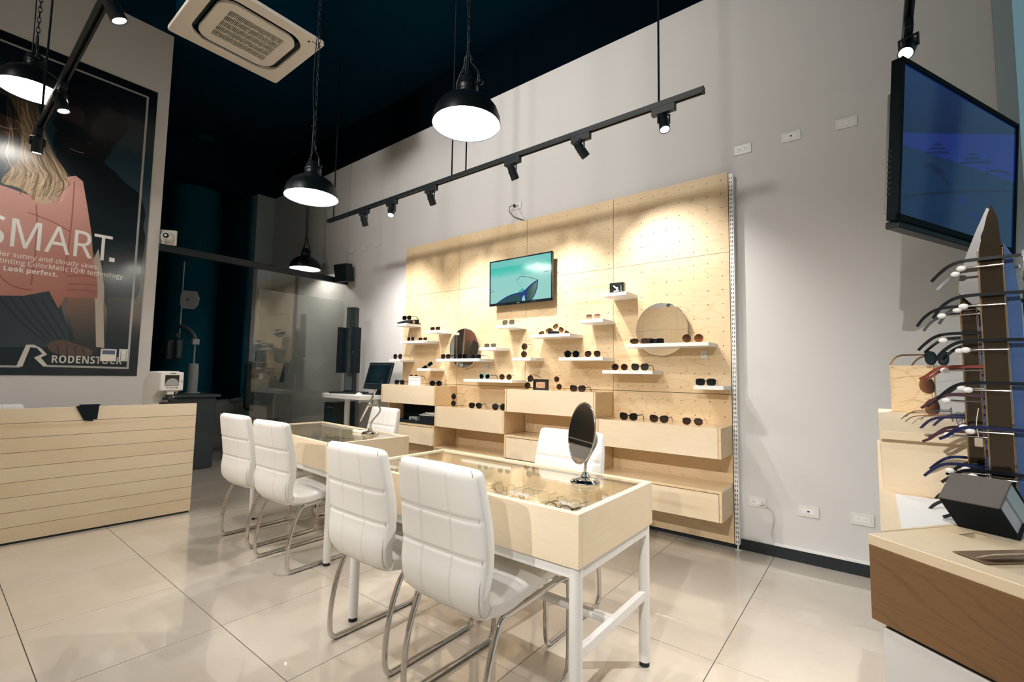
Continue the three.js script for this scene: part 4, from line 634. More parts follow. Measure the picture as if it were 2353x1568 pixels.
    g.fillStyle = '#53402f'; blob(g, [[980, 1840], [1060, 1820], [1120, 1850], [1200, 1880], [1190, 1925], [1080, 1935], [990, 1900]], '#5a4536'); g.strokeStyle = '#14181a'; g.lineWidth = 4; for (let i = 0; i < 4; i++) { g.beginPath(); g.moveTo(1030 + i * 38, 1860); g.lineTo(1038 + i * 40, 1925); g.stroke(); }
    // print
    g.strokeStyle = 'rgba(200,196,190,.85)'; g.lineWidth = 13; g.beginPath(); g.moveTo(876, 1997); g.lineTo(60, 2000); g.lineTo(60, 62); g.lineTo(1379, 62); g.lineTo(1381, 1995); g.lineTo(984, 1990); g.stroke();
    cpoly(g, [[860, 1997], [893, 1865], [925, 1862], [960, 1884], [987, 1921], [960, 1940], [992, 1986], [976, 1997], [930, 1941], [965, 1917], [939, 1882], [912, 1879], [886, 1997]], '#cfc9c0');
    g.fillStyle = '#fbfaf7'; g.textAlign = 'right'; g.textBaseline = 'alphabetic';
    g.save(); g.translate(1252, 1283); g.scale(0.775, 1); g.font = '240px sans-serif'; g.fillText('SMART', 0, 0); g.restore(); g.fillRect(1240, 1254, 29, 29);
    g.save(); g.font = '40px sans-serif'; g.translate(1194, 1346); g.scale(0.92, 1); g.fillText('Perfect vision under sunny and cloudy skies:', 0, 0); g.restore();
    g.save(); g.font = '40px sans-serif'; g.translate(1328, 1388); g.scale(0.92, 1); g.fillText('The new self-tinting ColorMatic IQ® technology.', 0, 0); g.restore();
    g.save(); g.font = 'bold 40px sans-serif'; g.translate(1004, 1431); g.scale(0.92, 1); g.fillText('See better. Look perfect.', 0, 0); g.restore();
    g.save(); g.textAlign = 'left'; g.fillStyle = '#cfc9c0'; g.font = 'bold 66px sans-serif'; g.translate(1004, 1970); g.scale(0.80, 1); g.fillText('RODENSTOCK', 0, 0); g.restore();
  };
  const t = thing('poster', 'tall dark advertising poster of a couple, lettered SMART.', 'poster', [XW, 1.13, 3.355], Math.PI / 2);
  part('board', box(2.1, 2.98, 0.006, 0, 1.49, 0.0035), M.black, t);
  const p = part('print', new THREE.PlaneGeometry(2.1, 2.98), phys([1, 1, 1], 0.28, { map: canvasTex(W, H, draw), clearcoat: 0.5, clearcoatRoughness: 0.12 }), t); p.position.set(0, 1.49, 0.0072);
}
{
  const t = thing('thermostat', 'beige wall controller with a small blue grey display on the poster', 'thermostat', [XW + 0.0085, 1.328, 2.54], Math.PI / 2);
  part('body', rbox(0.12, 0.12, 0.018, 0, 0, 0.0095, 0.004, 2), M.whitePlastic, t); part('flap', rbox(0.112, 0.052, 0.004, 0, -0.03, 0.0195, 0.002), M.acBeige, t); part('display', box(0.095, 0.038, 0.001, 0, 0.028, 0.019), std([0.10, 0.14, 0.22], 0.2), t);
  const s = thing('light_switch', 'tall white light switch beside the controller on the poster', 'switch', [XW + 0.0085, 1.333, 2.425], Math.PI / 2);
  part('plate', rbox(0.07, 0.12, 0.008, 0, 0, 0.0045, 0.003), M.whitePlastic, s); for (const k of [0.024, -0.024]) part('rocker', rbox(0.036, 0.045, 0.006, 0, k, 0.0105, 0.002), M.white, s);
  for (const k of [-0.021, 0.021]) part('groove', box(0.002, 0.1, 0.001, k, 0, 0.009), M.slotDark, s);
}
{ // lensmeter on the desk behind the counter
  const t = thing('lensmeter', 'white optical lens meter with a small dark screen on the reception desk', 'lens meter', [-4.93, 0.7605, 2.33], Math.PI / 2 + 0.35);
  const W = M.whitePlastic;
  part('base', rbox(0.2, 0.11, 0.24, 0, 0.055, 0, 0.012, 3), W, t);
  const col = poly([[-0.12, 0.10], [0.02, 0.10], [0.02, 0.20], [0.085, 0.26], [0.085, 0.41], [0.06, 0.425], [-0.05, 0.42], [-0.12, 0.34]]);
  part('column', at(extr(col, 0.17, 4, 0.01), 0, 0, -0.085).rotateY(-Math.PI / 2), W, t);
  part('screen_housing', rbox(0.20, 0.165, 0.03, 0, 0.335, 0.095, 0.012, 3), W, t); part('screen', box(0.122, 0.092, 0.002, -0.006, 0.345, 0.1105), M.blackGloss, t);
  part('lens_lid', at(new THREE.CylinderGeometry(0.061, 0.061, 0.003, 32, 1, false, -Math.PI / 2, Math.PI), 0, 0, 0).rotateX(-Math.PI / 2).translate(-0.006, 0.302, 0.1125), std([0.3, 0.32, 0.33], 0.2), t);
  for (let i = 0; i < 5; i++) part('button', rbox(0.012, 0.006, 0.004, -0.046 + i * 0.021, 0.282, 0.111, 0.001), M.slotDark, t);
  part('round_button', new THREE.TorusGeometry(0.008, 0.0012, 6, 20).translate(0.078, 0.335, 0.1105), M.slotDark, t); part('maker_mark', box(0.05, 0.006, 0.001, 0, 0.406, 0.1105), M.slotDark, t);
  part('nose', rbox(0.06, 0.05, 0.05, 0.0, 0.245, 0.07, 0.006), W, t); part('lens_holder', [cyl(0.022, 0.03, 0.04, 0, 0.20, 0.075), rbox(0.07, 0.02, 0.05, 0, 0.185, 0.07, 0.004), cyl(0.009, 0.009, 0.03, 0.045, 0.225, 0.075)], M.black, t);
  part('lens_table', rbox(0.20, 0.05, 0.05, 0, 0.135, 0.125, 0.005), M.black, t); part('lens_rest', rbox(0.06, 0.022, 0.03, 0, 0.172, 0.12, 0.004), M.slotDark, t);
}
{ // dome camera at the end of the rail
  const t = thing('security_camera', 'white square security camera at the corner above the dark rail', 'camera', [XW + 0.0, 2.515, 2.125], 0.95);
  part('mount', rbox(0.155, 0.16, 0.03, 0, 0.081, 0, 0.004), M.whitePlastic, t); part('collar', cyl(0.054, 0.06, 0.03, 0, 0, 0, 32).rotateX(Math.PI / 2).translate(0, 0.083, 0.03), M.whitePlastic, t);
  part('eyeball', at(new THREE.SphereGeometry(0.046, 28, 20), 0.006, 0.083, 0.046), M.white, t); part('lens_ring', cyl(0.026, 0.026, 0.012, 0, 0, 0, 28).rotateX(Math.PI / 2).translate(0.012, 0.083, 0.088), M.blackGloss, t); part('lens', cyl(0.012, 0.012, 0.004, 0, 0, 0, 20).rotateX(Math.PI / 2).translate(0.012, 0.083, 0.0955), M.steel, t);
}
{ // wall speaker
  const t = thing('wall_speaker', 'black box loudspeaker tilted down at the end of the rail', 'loudspeaker', [-5.73, 2.45, 0.115], 0.35); t.rotation.x = 0.18;
  part('cabinet', rbox(0.20, 0.24, 0.15, 0, 0.12, 0, 0.006, 2), M.black, t); part('grille', rbox(0.18, 0.215, 0.006, 0, 0.12, 0.077, 0.004), M.blackMatte, t); part('bracket', [box(0.06, 0.08, 0.03, 0, 0.12, -0.088)], M.black, t);
}
// ------------------------------------------------------------------ high table with kiosk and monitor
{
  const t = thing('high_table', 'white oval-ended high table on a post beside the plywood wall', 'table', [-5.02, 0, 0.325]);
  const s = new THREE.Shape(), r = 0.27, L = 0.26; s.moveTo(-L, -r); s.lineTo(0.46, -r); s.lineTo(0.46, r); s.lineTo(-L, r); s.absarc(-L, 0, r, Math.PI / 2, Math.PI * 1.5);
  part('table_top', extr(s, 0.042, 20, 0.003).rotateX(-Math.PI / 2).translate(0, 0.893, 0), M.white, t); part('post', cyl(0.034, 0.034, 0.888, -0.2, 0.45, 0, 28), M.white, t); part('foot_plate', cyl(0.22, 0.23, 0.012, -0.2, 0.006, 0, 48), M.white, t); part('post', cyl(0.034, 0.034, 0.888, 0.38, 0.45, 0, 28), M.white, t);
}
{
  const t = thing('measuring_column', 'tall black column with two side panels and a mirror front on the high table', 'measuring kiosk', [-5.24, 0.936, 0.30], 0.35);
  part('base', rbox(0.40, 0.022, 0.26, 0.02, 0.011, 0.02, 0.005, 2), M.black, t);
  part('column', rbox(0.135, 1.07, 0.075, 0, 0.557, -0.02, 0.004), M.black, t); part('mirror_front', box(0.12, 1.04, 0.003, -0.003, 0.56, 0.019), std([0.14, 0.19, 0.20], 0.08, { metalness: 0.9 }), t);
  for (const s of [-1, 1]) { part('side_panel', rbox(0.062, 0.575, 0.115, s * 0.105, 0.545, 0.035, 0.005), M.blackMatte, t); part('sensor', cyl(0.006, 0.006, 0.003, 0, 0, 0, 14).rotateX(Math.PI / 2).translate(s * 0.105, s > 0 ? 0.52 : 0.75, 0.094), M.steel, t); }
  part('cross_bar', box(0.2, 0.006, 0.004, 0, 0.70, 0.0225), M.black, t);
}
{
  const t = thing('computer_monitor', 'black monitor on the high table showing dark glasses outlines', 'monitor', [-4.735, 0.936, 0.235], 0.12);
  const h = new THREE.Group(); t.add(h); h.name = 'monitor_head'; h.position.set(0, 0.065, 0.04); h.rotation.x = -0.30;
  part('casing', rbox(0.40, 0.335, 0.028, 0, 0.17, 0, 0.006, 2), M.black, h);
  const p = part('screen', new THREE.PlaneGeometry(0.352, 0.252), screenMat(640, 460, (g, w, hh) => {
    const gr = g.createRadialGradient(w * 0.5, hh * 0.5, 20, w * 0.5, hh * 0.5, w * 0.6); gr.addColorStop(0, '#2d4d50'); gr.addColorStop(1, '#14292e'); g.fillStyle = gr; g.fillRect(0, 0, w, hh);
    g.strokeStyle = '#0c1517'; g.lineWidth = 4; g.beginPath(); g.moveTo(130, 330); g.quadraticCurveTo(120, 240, 190, 215); g.quadraticCurveTo(300, 215, 350, 250); g.moveTo(300, 330); g.quadraticCurveTo(280, 240, 370, 200); g.lineTo(520, 180); g.stroke();
    g.strokeStyle = '#9fb7b6'; g.lineWidth = 5; g.beginPath(); g.moveTo(0, hh - 16); g.lineTo(w * 0.70, hh - 16); g.lineTo(w * 0.74, hh - 100); g.quadraticCurveTo(w * 0.80, hh - 100, w * 0.80, hh - 70); g.lineTo(w * 0.765, hh - 55); g.lineTo(w * 0.82, hh - 16); g.lineTo(w, hh - 16); g.stroke(); g.beginPath(); g.moveTo(0, 8); g.lineTo(w, 8); g.stroke();
    g.fillStyle = '#7f9a99'; for (let i = 0; i < 3; i++) g.fillRect(22, 60 + i * 60, 8, 8);
  }, 0.32), h); p.position.set(0, 0.185, 0.0146);
  part('stand', [rbox(0.05, 0.12, 0.05, 0, 0.06, -0.01, 0.006)], M.black, t); part('stand_foot', rbox(0.30, 0.014, 0.19, 0, 0.007, 0, 0.005), M.black, t);
  const cc = thing('tall_dark_box', 'tall dark box standing under the high table left of its post', 'computer case', [-5.47, 0, 0.27], 0.2); part('box_shell', rbox(0.17, 0.82, 0.36, 0, 0.41, 0, 0.005), std([0.012, 0.03, 0.036], 0.25), cc); part('slot_strip', box(0.1, 0.01, 0.002, 0.02, 0.76, 0.181), M.steel, cc);  // dark upright shape below the table, placed as a plain box
  const m = thing('computer_mouse', 'white computer mouse on the high table before the monitor', 'mouse', [-4.72, 0.936, 0.50], 0.4);
  part('shell', at(new THREE.SphereGeometry(1, 28, 14, 0, Math.PI * 2, 0, Math.PI / 2).scale(0.033, 0.034, 0.056), 0, 0, 0), M.white, m); part('wheel', cyl(0.006, 0.006, 0.006, 0, 0.029, -0.026, 12).rotateZ(0), M.slotDark, m);
}
// ------------------------------------------------------------------ sockets and cords
function outlet(label, x, y, kind, category = 'socket') {
  const t = thing('wall_outlet', label, category, [x, y, 0], 0);
  part('plate', rbox(0.118, 0.072, 0.009, 0, 0, 0.005, 0.003, 2), M.whitePlastic, t); part('inset', rbox(0.082, 0.036, 0.004, 0, 0, 0.0095, 0.002), M.white, t);
  if (kind === 'power') for (const s of [-1, 1]) part('pin_holes', [box(0.008, 0.0022, 0.001, s * 0.022 - 0.006, 0.006, 0.0119), box(0.008, 0.0022, 0.001, s * 0.022 - 0.006, -0.006, 0.0119), box(0.005, 0.005, 0.001, s * 0.022 + 0.006, 0, 0.0119)], M.slotDark, t);
  if (kind === 'data') part('data_port', at(extr(poly([[-0.006, 0.005], [0.006, 0.005], [0.006, -0.002], [0, -0.006], [-0.006, -0.002]]), 0.001), 0, 0, 0.0114), M.slotDark, t);
  if (kind === 'coax') for (const s of [-1, 1]) part('plug_cap', new THREE.TorusGeometry(0.007, 0.0012, 6, 18, Math.PI * 1.4).translate(s * 0.02, 0, 0.0118), M.cord, t);
  return t;
}
outlet('high wall socket with two outlets, leftmost of three above the right corner', -0.719, 2.903, 'power'); outlet('high data socket in the middle of three above the right corner', -0.408, 2.906, 'data'); outlet('high blank double plate nearest the corner television', -0.093, 2.900, 'coax');
outlet('low power socket with a white plug, right of the plywood wall', -0.674, 0.346, 'power'); outlet('low data socket with one dark port near the floor', -0.371, 0.336, 'data'); outlet('low double coaxial plate near the floor, nearest the right counter', -0.088, 0.340, 'coax');
outlet('high wall plate nearest the glass partition, leftmost of three', -5.779, 2.916, 'coax'); outlet('high wall plate in the middle of three near the glass partition', -5.487, 2.910, 'data'); outlet('high wall plate rightmost of three near the glass partition', -5.164, 2.915, 'power'); outlet('wall socket above the plywood wall with two cords plugged in', -2.835, 2.929, 'power');
{
  const t = thing('power_cord', 'white plug and cord running down from the low socket to the skirting', 'cord', [-0.652, 0.346, 0.012]);
  part('plug', rbox(0.026, 0.026, 0.03, 0, 0, 0.015, 0.005, 2), M.white, t); part('cable', tube([[0.005, 0, 0.028], [0.03, -0.005, 0.032], [0.062, -0.03, 0.02], [0.078, -0.085, 0.012], [0.07, -0.15, 0.008], [0.062, -0.2, 0.008], [0.078, -0.25, 0.006]], 0.0038, 50, 8), M.cord, t);
  const b = thing('power_cord', 'black plug and cord dropping from the high socket behind the plywood', 'cord', [-2.848, 2.929, 0.012]);
  part('plug', rbox(0.022, 0.022, 0.028, 0, 0, 0.014, 0.004), M.black, b); part('cable', tube([[-0.005, 0, 0.028], [-0.05, -0.01, 0.03], [-0.06, -0.05, 0.018], [-0.01, -0.11, 0.01], [0.10, -0.165, 0.008], [0.16, -0.2, 0.006]], 0.0035, 46, 8), M.black, b);
  const c = thing('power_cord', 'thin grey cord beside the black one above the plywood', 'cord', [-2.818, 2.929, 0.012]);
  part('plug', rbox(0.018, 0.02, 0.02, 0, 0, 0.01, 0.004), M.cord, c); part('cable', tube([[0.0, 0, 0.018], [0.02, -0.04, 0.02], [0.05, -0.1, 0.01], [0.10, -0.16, 0.008], [0.16, -0.2, 0.006]], 0.0025, 40, 7), M.cord, c);
}
// ------------------------------------------------------------------ the examination room
{
  const t = thing('exam_desk', 'dark desk in the unlit room behind the reception counter', 'desk', [-6.95, 0, 1.62]);
  part('desk_top', rbox(1.0, 0.03, 0.62, 0, 0.885, 0, 0.004), std([0.03, 0.05, 0.055], 0.5), t); part('drawer_unit', rbox(0.9, 0.86, 0.55, 0, 0.435, 0, 0.004), std([0.03, 0.045, 0.05], 0.6), t); part('drawer_front', rbox(0.42, 0.18, 0.012, 0.22, 0.76, 0.28, 0.003), std([0.05, 0.065, 0.07], 0.5), t);
}
{
  const t = thing('phoropter_stand', 'eye test stand with a pale pole and a white card paddle in the dark room', 'eye test stand', [-6.86, 0.9, 1.50]);
  const Wd = std([0.30, 0.31, 0.31], 0.5);
  part('pillar', [lathe([[0, 0], [0.085, 0], [0.085, 0.015], [0.058, 0.02], [0.058, 0.36], [0.045, 0.38], [0, 0.385]], 32)], Wd, t); part('pole', cyl(0.011, 0.011, 0.32, 0, 0.53, 0), Wd, t); part('clamp', rbox(0.08, 0.075, 0.08, 0, 0.66, 0, 0.008), Wd, t);
  part('arm', tube([[0, 0.69, 0], [-0.04, 0.78, 0.04], [-0.10, 0.84, 0.09], [-0.16, 0.86, 0.13]], 0.03, 24, 10), std([0.04, 0.055, 0.06], 0.5), t);
  part('near_point_rod', cyl(0.008, 0.008, 1.0, -0.155, 1.20, 0.13), Wd, t);
  part('refractor_head', [rbox(0.12, 0.26, 0.08, -0.14, 0.56, 0.14, 0.03, 3), rbox(0.12, 0.26, 0.08, -0.28, 0.55, 0.20, 0.03, 3), cyl(0.035, 0.035, 0.05, -0.14, 0.74, 0.16)], std([0.025, 0.04, 0.045], 0.4), t);
  const s = poly([[-0.07, -0.11], [0.07, -0.12], [0.12, -0.06], [0.13, 0.02], [0.09, 0.11], [-0.08, 0.12], [-0.10, 0.05], [-0.10, -0.06]]);
  part('card_paddle', extr(s, 0.006, 4).rotateY(0.75).translate(0.0, 1.19, 0.10), std([0.42, 0.42, 0.42], 0.7), t); part('card_clip', rbox(0.04, 0.12, 0.03, -0.11, 1.19, 0.14, 0.004), M.black, t); part('cross_mark', [box(0.045, 0.006, 0.002), box(0.006, 0.045, 0.002)].map((g) => g.rotateY(0.75).translate(0.005, 1.19, 0.112)), M.black, t);
}
{
  const t = thing('exam_chair', 'dark padded examination chair blurred behind the frosted glass', 'chair', [-6.95, 0, 0.62], 1.0);
  const d = std([0.02, 0.04, 0.045], 0.6); part('seat', rbox(0.55, 0.14, 0.55, 0, 0.55, 0, 0.05, 3), d, t); part('backrest', rbox(0.52, 0.72, 0.13, 0, 0.98, -0.27, 0.05, 3), d, t); part('headrest', rbox(0.28, 0.18, 0.1, 0, 1.42, -0.28, 0.04, 3), d, t); part('pedestal', [cyl(0.09, 0.11, 0.48, 0, 0.24, 0), cyl(0.3, 0.32, 0.04, 0, 0.02, 0, 32)], M.steel, t); for (const s of [-1, 1]) part('armrest', rbox(0.08, 0.06, 0.4, s * 0.31, 0.78, -0.02, 0.02, 2), d, t);
  const c = thing('wall_cabinet', 'low pale cabinet in the room behind the glass partition', 'cabinet', [-8.0, 0, 0.62]);
  part('carcass', rbox(0.38, 0.74, 0.9, 0, 0.37, 0, 0.004), std([0.16, 0.16, 0.15], 0.6), c); for (const s of [-1, 1]) part('door', rbox(0.014, 0.66, 0.43, 0.199, 0.37, s * 0.222, 0.003), std([0.2, 0.195, 0.18], 0.5), c);
}

// ------------------------------------------------------------------ right foreground
const EX = V(0.612, 0, -0.791), EZ = V(0.73, 0, 0.683);          // short and long direction of the turned counter
{
  const a = Math.atan2(-EX.z, EX.x), t = thing('foreground_counter', 'birch counter with a walnut toned drawer front, nearest on the right', 'counter', [-0.0178, 0, 2.624], a);
  // local x runs along the short side, local +z towards the camera side along the long side
  const w = 0.253, L = 0.85, top = 0.931, bot = 0.789, k = 0.016;
  const tp = poly([[0, 0], [w, 0], [w, -L], [0, -L]]);
  for (const [z, n] of [[0.035, 0], [0.20, 1]]) slot(tp, 0.178, -z - 0.012, 0.045, 0.022);
  part('top_board', grain(extr(tp, k, 4, 0.0012).rotateX(-Math.PI / 2).translate(0, top - k, 0), 'z'), M.pale, t);
  part('slot_dark_plate', [box(0.046, 0.004, 0.024, 0.178, top - 0.012, 0.047), box(0.046, 0.004, 0.024, 0.178, top - 0.012, 0.212)], M.slotDark, t);  // near-black plates put the shade inside the cut slots into colour
  part('front_panel', grain(rspan(0, 0.014, bot, top - k - 0.0005, 0, L, 0.0015), 'z'), M.walnut, t);
  part('side_panel', grain(rspan(0.0142, w, bot, top - k - 0.0005, 0, 0.014, 0.001), 'x'), M.pale, t);
  part('back_panel', grain(rspan(w - 0.014, w, bot, top - k - 0.0005, 0.0142, L, 0.001), 'z'), M.pale, t);
  part('shadow_gap', rspan(0.012, w - 0.01, bot - 0.012, bot + 0.004, 0.016, L - 0.01, 0.001), M.slotDark, t);
  part('base_cabinet', rspan(0.008, w - 0.006, 0.0, bot - 0.008, 0.012, L - 0.006, 0.003), M.white, t);
}
{
  const t = thing('window_table', 'white-topped display table by the shop window holding a paper sheet', 'table', [0, 0, 2.57]);
  const out = (e) => poly([[e, 1.62 - e], [0.56 - e, 1.62 - e], [0.56 - e, -0.225 + e], [0.141, 0.158 + e * 1.6], [e, -0.02 + e]]);
  part('table_top', grain(extr(out(0), 0.024, 2, 0.001).rotateX(-Math.PI / 2).translate(0, 0.9065, 0), 'z'), M.pale, t); part('base_panel', extr(out(0.012), 0.904, 2).rotateX(-Math.PI / 2), M.white, t);
  const p = solo('paper_sheet', 'white paper sheet lying on the window table before the counter', 'paper', extr(poly([[0.03, -2.215], [0.2, -2.215], [0.2, -2.45], [0.137, -2.405], [0.03, -2.545]]), 0.0008, 1).rotateX(-Math.PI / 2).translate(0, 0.9308, 0), M.paper);
  const r = thing('display_riser', 'birch riser box on the window table carrying blocks and glasses', 'riser', [0.008, 0.9305, 2.19]);
  part('top_board', grain(rspan(0, 0.5, 0.128, 0.148, -1.15, 0.015, 0.001), 'x'), M.pale, r); part('front_panel', grain(rspan(0, 0.5, 0.0, 0.1275, -0.018, 0.0, 0.001), 'x'), M.pale, r); part('side_panel', grain(rspan(0, 0.018, 0.0, 0.1275, -1.15, -0.0185, 0.001), 'z'), M.pale, r); part('side_panel', grain(rspan(0.482, 0.5, 0.0, 0.1275, -1.15, -0.0185, 0.001), 'z'), M.pale, r);
  const b = thing('plywood_block', 'square birch plywood block on the riser, sunglasses on top', 'display block', [0.138, 1.0788, 1.219], -0.52);
  part('block', grain(rbox(0.146, 0.184, 0.10, 0, 0.092, 0, 0.0015), 'x'), M.ply, b);
  const g = thing('grey_block', 'grey stained wood block behind the plywood block', 'display block', [0.262, 1.0788, 1.290], -0.52);
  part('block', grain(rbox(0.13, 0.178, 0.10, 0, 0.089, 0, 0.0015), 'x'), M.greyWood, g);
  sg('black cat eye sunglasses with patterned arms on top of the plywood block', 0.190, 1.2632, 1.285, 0.967, 'cat', 'thick', 'black', 'grey', { armMat: F.gold, scale: 0.95 });
  sg('rose brown aviator sunglasses standing on end against the plywood block', 0.125, 1.078 + 0.068, 1.56, 0.55, 'aviator', 'wire', 'gold', 'amber', { roll: -1.4, scale: 0.95 });
  eyewear('eyeglasses', 'dark thin eyeglasses lying on the riser, arms towards the left', [0.19, 1.0795, 1.66], 1.45, 'oval', 'wire', F.gun, L.clear, { pitch: -0.1 });
  eyewear('eyeglasses', 'brown armed eyeglasses on the riser in front of the dark pair', [0.20, 1.0795, 1.80], 1.25, 'rect', 'wire', F.brownWire, L.clear, { pitch: -0.1 });
  eyewear('eyeglasses', 'silver eyeglasses with a tan arm tip on the riser', [0.215, 1.0795, 1.90], 1.15, 'oval', 'wire', F.silver, L.clear, { pitch: -0.1 });
  eyewear('eyeglasses', 'navy black eyeglasses at the front of the riser pile', [0.23, 1.0795, 2.02], 1.3, 'square', 'thick', F.navy, L.clear, { pitch: -0.08 });
  solo('eyewear_pouch', 'flat dark pouch under the glasses on the riser', 'pouch', rbox(0.22, 0.008, 0.12, 0.30, 1.0835, 2.08, 0.003, 2), M.blackMatte);
}
{ // corner television
  const P = V(0.109, 2.172, 1.324), ux = V(0.437, 0.003, -0.899).normalize(), up0 = V(0.03, 0.641, 0.036).normalize(), nz = ux.clone().cross(up0).normalize(), up = nz.clone().cross(ux).normalize();
  const t = thing('corner_television', 'large dark blue television in the right corner showing beach umbrellas', 'television', [P.x, P.y, P.z]); t.quaternion.setFromRotationMatrix(new THREE.Matrix4().makeBasis(ux, up, nz));
  const W = 1.11, H = 0.655;
  part('casing', rbox(W, H, 0.035, W / 2, 0, -0.02, 0.004), M.blackMatte, t);
  part('bezel', [box(W, 0.02, 0.008, W / 2, H / 2 - 0.01, 0.0), box(W, 0.024, 0.008, W / 2, -H / 2 + 0.012, 0.0), box(0.018, H, 0.008, 0.009, 0, 0.0), box(0.018, H, 0.008, W - 0.009, 0, 0.0)], M.blackMatte, t);
  const m = screenMat(1024, 600, (g, w, h) => {
    g.fillStyle = '#0a2350'; g.fillRect(0, 0, w, h); g.transform(1, -0.24, 0, 1, 0, 0);   // picture drawn sloping up to the right
    const gr = g.createLinearGradient(0, 0, 0, h * 0.47); gr.addColorStop(0, '#0e2c63'); gr.addColorStop(1, '#091f4a'); g.fillStyle = gr; g.fillRect(0, -h, w, h * 1.465);
    cpoly(g, [[0, h * 0.465], [w, h * 0.465], [w, h * 0.86], [w * 0.5, h * 0.70], [w * 0.2, h * 0.60], [0, h * 0.545]], '#1a2c80'); cpoly(g, [[0, h * 0.545], [w * 0.2, h * 0.60], [w * 0.5, h * 0.70], [w, h * 0.86], [w, h * 1.6], [0, h * 1.6]], '#0d2c54');
    for (const [x, y, k] of [[0.27, 0.535, 1], [0.57, 0.61, 1.1], [0.71, 0.66, 0.5]]) { for (let i = 0; i < 3; i++) cpoly(g, [[w * x - (22 + i * 34) * k, h * y + i * 17 * k], [w * x + (22 + i * 34) * k, h * y + i * 17 * k], [w * x + (42 + i * 34) * k, h * y + (i * 17 + 10) * k], [w * x - (42 + i * 34) * k, h * y + (i * 17 + 10) * k]], '#0c1a52'); g.fillStyle = '#0a1c48'; g.fillRect(w * x - 2, h * y + 50 * k, 4, 90 * k); }
    g.strokeStyle = '#081a3c'; g.lineWidth = 9; for (const l of [[0.17, 0.68, 0.3, 0.74, 0.38, 0.84], [0.02, 0.90, 0.10, 0.86, 0.98, 0.93], [0.70, 0.79, 0.72, 0.71, 0.98, 0.80], [0.86, 0.90, 0.90, 0.84, 0.99, 0.88]]) { g.beginPath(); g.moveTo(w * l[0], h * l[1]); g.quadraticCurveTo(w * l[2], h * l[3], w * l[4], h * l[5]); g.stroke(); }
    blob(g, [[w * 0.17, h * 0.66], [w * 0.26, h * 0.68], [w * 0.36, h * 0.76], [w * 0.28, h * 0.75]], '#0a1a48'); blob(g, [[w * 0.42, h * 0.93], [w * 0.48, h * 0.92], [w * 0.58, h * 1.0], [w * 0.53, h * 1.02]], '#101f66'); blob(g, [[w * 0.54, h * 1.06], [w * 0.60, h * 1.05], [w * 0.70, h * 1.13], [w * 0.64, h * 1.14]], '#101f66');
  }, 0.62, 0.1);
  const p = part('screen', new THREE.PlaneGeometry(W - 0.036, H - 0.044), m, t); p.position.set(W / 2, 0.002, -0.0018);
  part('rear_housing', rbox(W - 0.16, H - 0.14, 0.05, W / 2, -0.02, -0.0625, 0.01, 2), std([0.24, 0.23, 0.21], 0.5), t); part('vent_strip', Array.from({ length: 9 }, (_, i) => box(0.002, 0.01, 0.014, -0.0005, -0.22 + i * 0.022, -0.03)), M.slotDark, t);
  part('speaker_bar', rbox(W - 0.06, 0.03, 0.05, W / 2, -H / 2 - 0.012, -0.03, 0.006), M.black, t); part('wall_arm', [box(0.2, 0.2, 0.02, W * 0.62, 0, -0.098), rod(V(W * 0.62, 0, -0.10), V(W * 0.70, 0, -0.26), 0.022)], M.black, t);
}
// eyewear tower: two pointed mirrored columns with hook rods
const TOWER = V(0.186, 0.931, 2.40), TA = -0.15;                 // local x to the right in view, z towards the camera
const TW = (x, y, z) => V(x, y, z).applyAxisAngle(V(0, 1, 0), TA + Math.PI / 2 - Math.PI / 2).add(TOWER);
{
  const t = thing('eyewear_tower', 'tall pointed mirrored rack with blue acrylic sides holding many glasses', 'display rack', [TOWER.x, TOWER.y, TOWER.z], TA);
  part('base', rbox(0.085, 0.012, 0.10, -0.016, 0.006, -0.03, 0.004), M.blackGloss, t);
  for (const [x, z, h, w, n] of [[0, 0, 0.615, 0.030, 0], [-0.036, -0.07, 0.505, 0.021, 1]]) {
    const tip = n ? 0.03 : 0.085;
    part('mirror_blade', at(extr(poly([[-w / 2, 0.012], [w / 2, 0.012], [w / 2, h - tip], [w * 0.42, h - tip * 0.35], [w * 0.16, h], [-w * 0.08, h - tip * 0.28], [-w / 2, h - tip]]), 0.012), x, 0, z), M.bronze, t);
    part('gold_edge', [rspan(x - w / 2 - 0.0035, x - w / 2 - 0.0003, 0.012, h - tip - 0.002, z + 0.001, z + 0.014, 0.001), rspan(x + w / 2 + 0.0003, x + w / 2 + 0.0022, 0.012, h - tip - 0.002, z + 0.001, z + 0.014, 0.0008)], M.gold, t);
    part('acrylic_side', at(extr(poly([[0, 0.012], [w * 0.62, 0.012], [w * 0.62, h - tip * 2.3], [w * 0.36, h - tip * 1.2], [0, h - tip * 0.9]]), 0.006), x + w / 2 + 0.0026, 0, z + 0.001), M.blueAcrylic, t);
  }
  part('pointed_wing', at(extr(poly([[-0.046, 0.478], [-0.048, 0.45], [-0.012, 0.40], [-0.012, 0.56], [0.006, 0.61], [-0.002, 0.614], [-0.018, 0.572], [-0.034, 0.525]]), 0.004), 0, 0, -0.012), std([0.17, 0.165, 0.16], 0.4, { metalness: 0.3 }), t);
}
const px2y = (px) => 0.931 + (1160 - px) / 1224;
const rows1 = [[541, 'grey', 'clear', 'grey'], [634, 'black', 'dark'], [739, 'black', 'grey'], [834, 'black', 'teal'], [931, 'navy', 'clear'], [1036, 'black', 'clear'], [1118, 'black', 'clear']];
const nth = ['topmost', 'second from the top', 'third from the top', 'fourth from the top', 'fifth from the top', 'sixth from the top', 'lowest'];
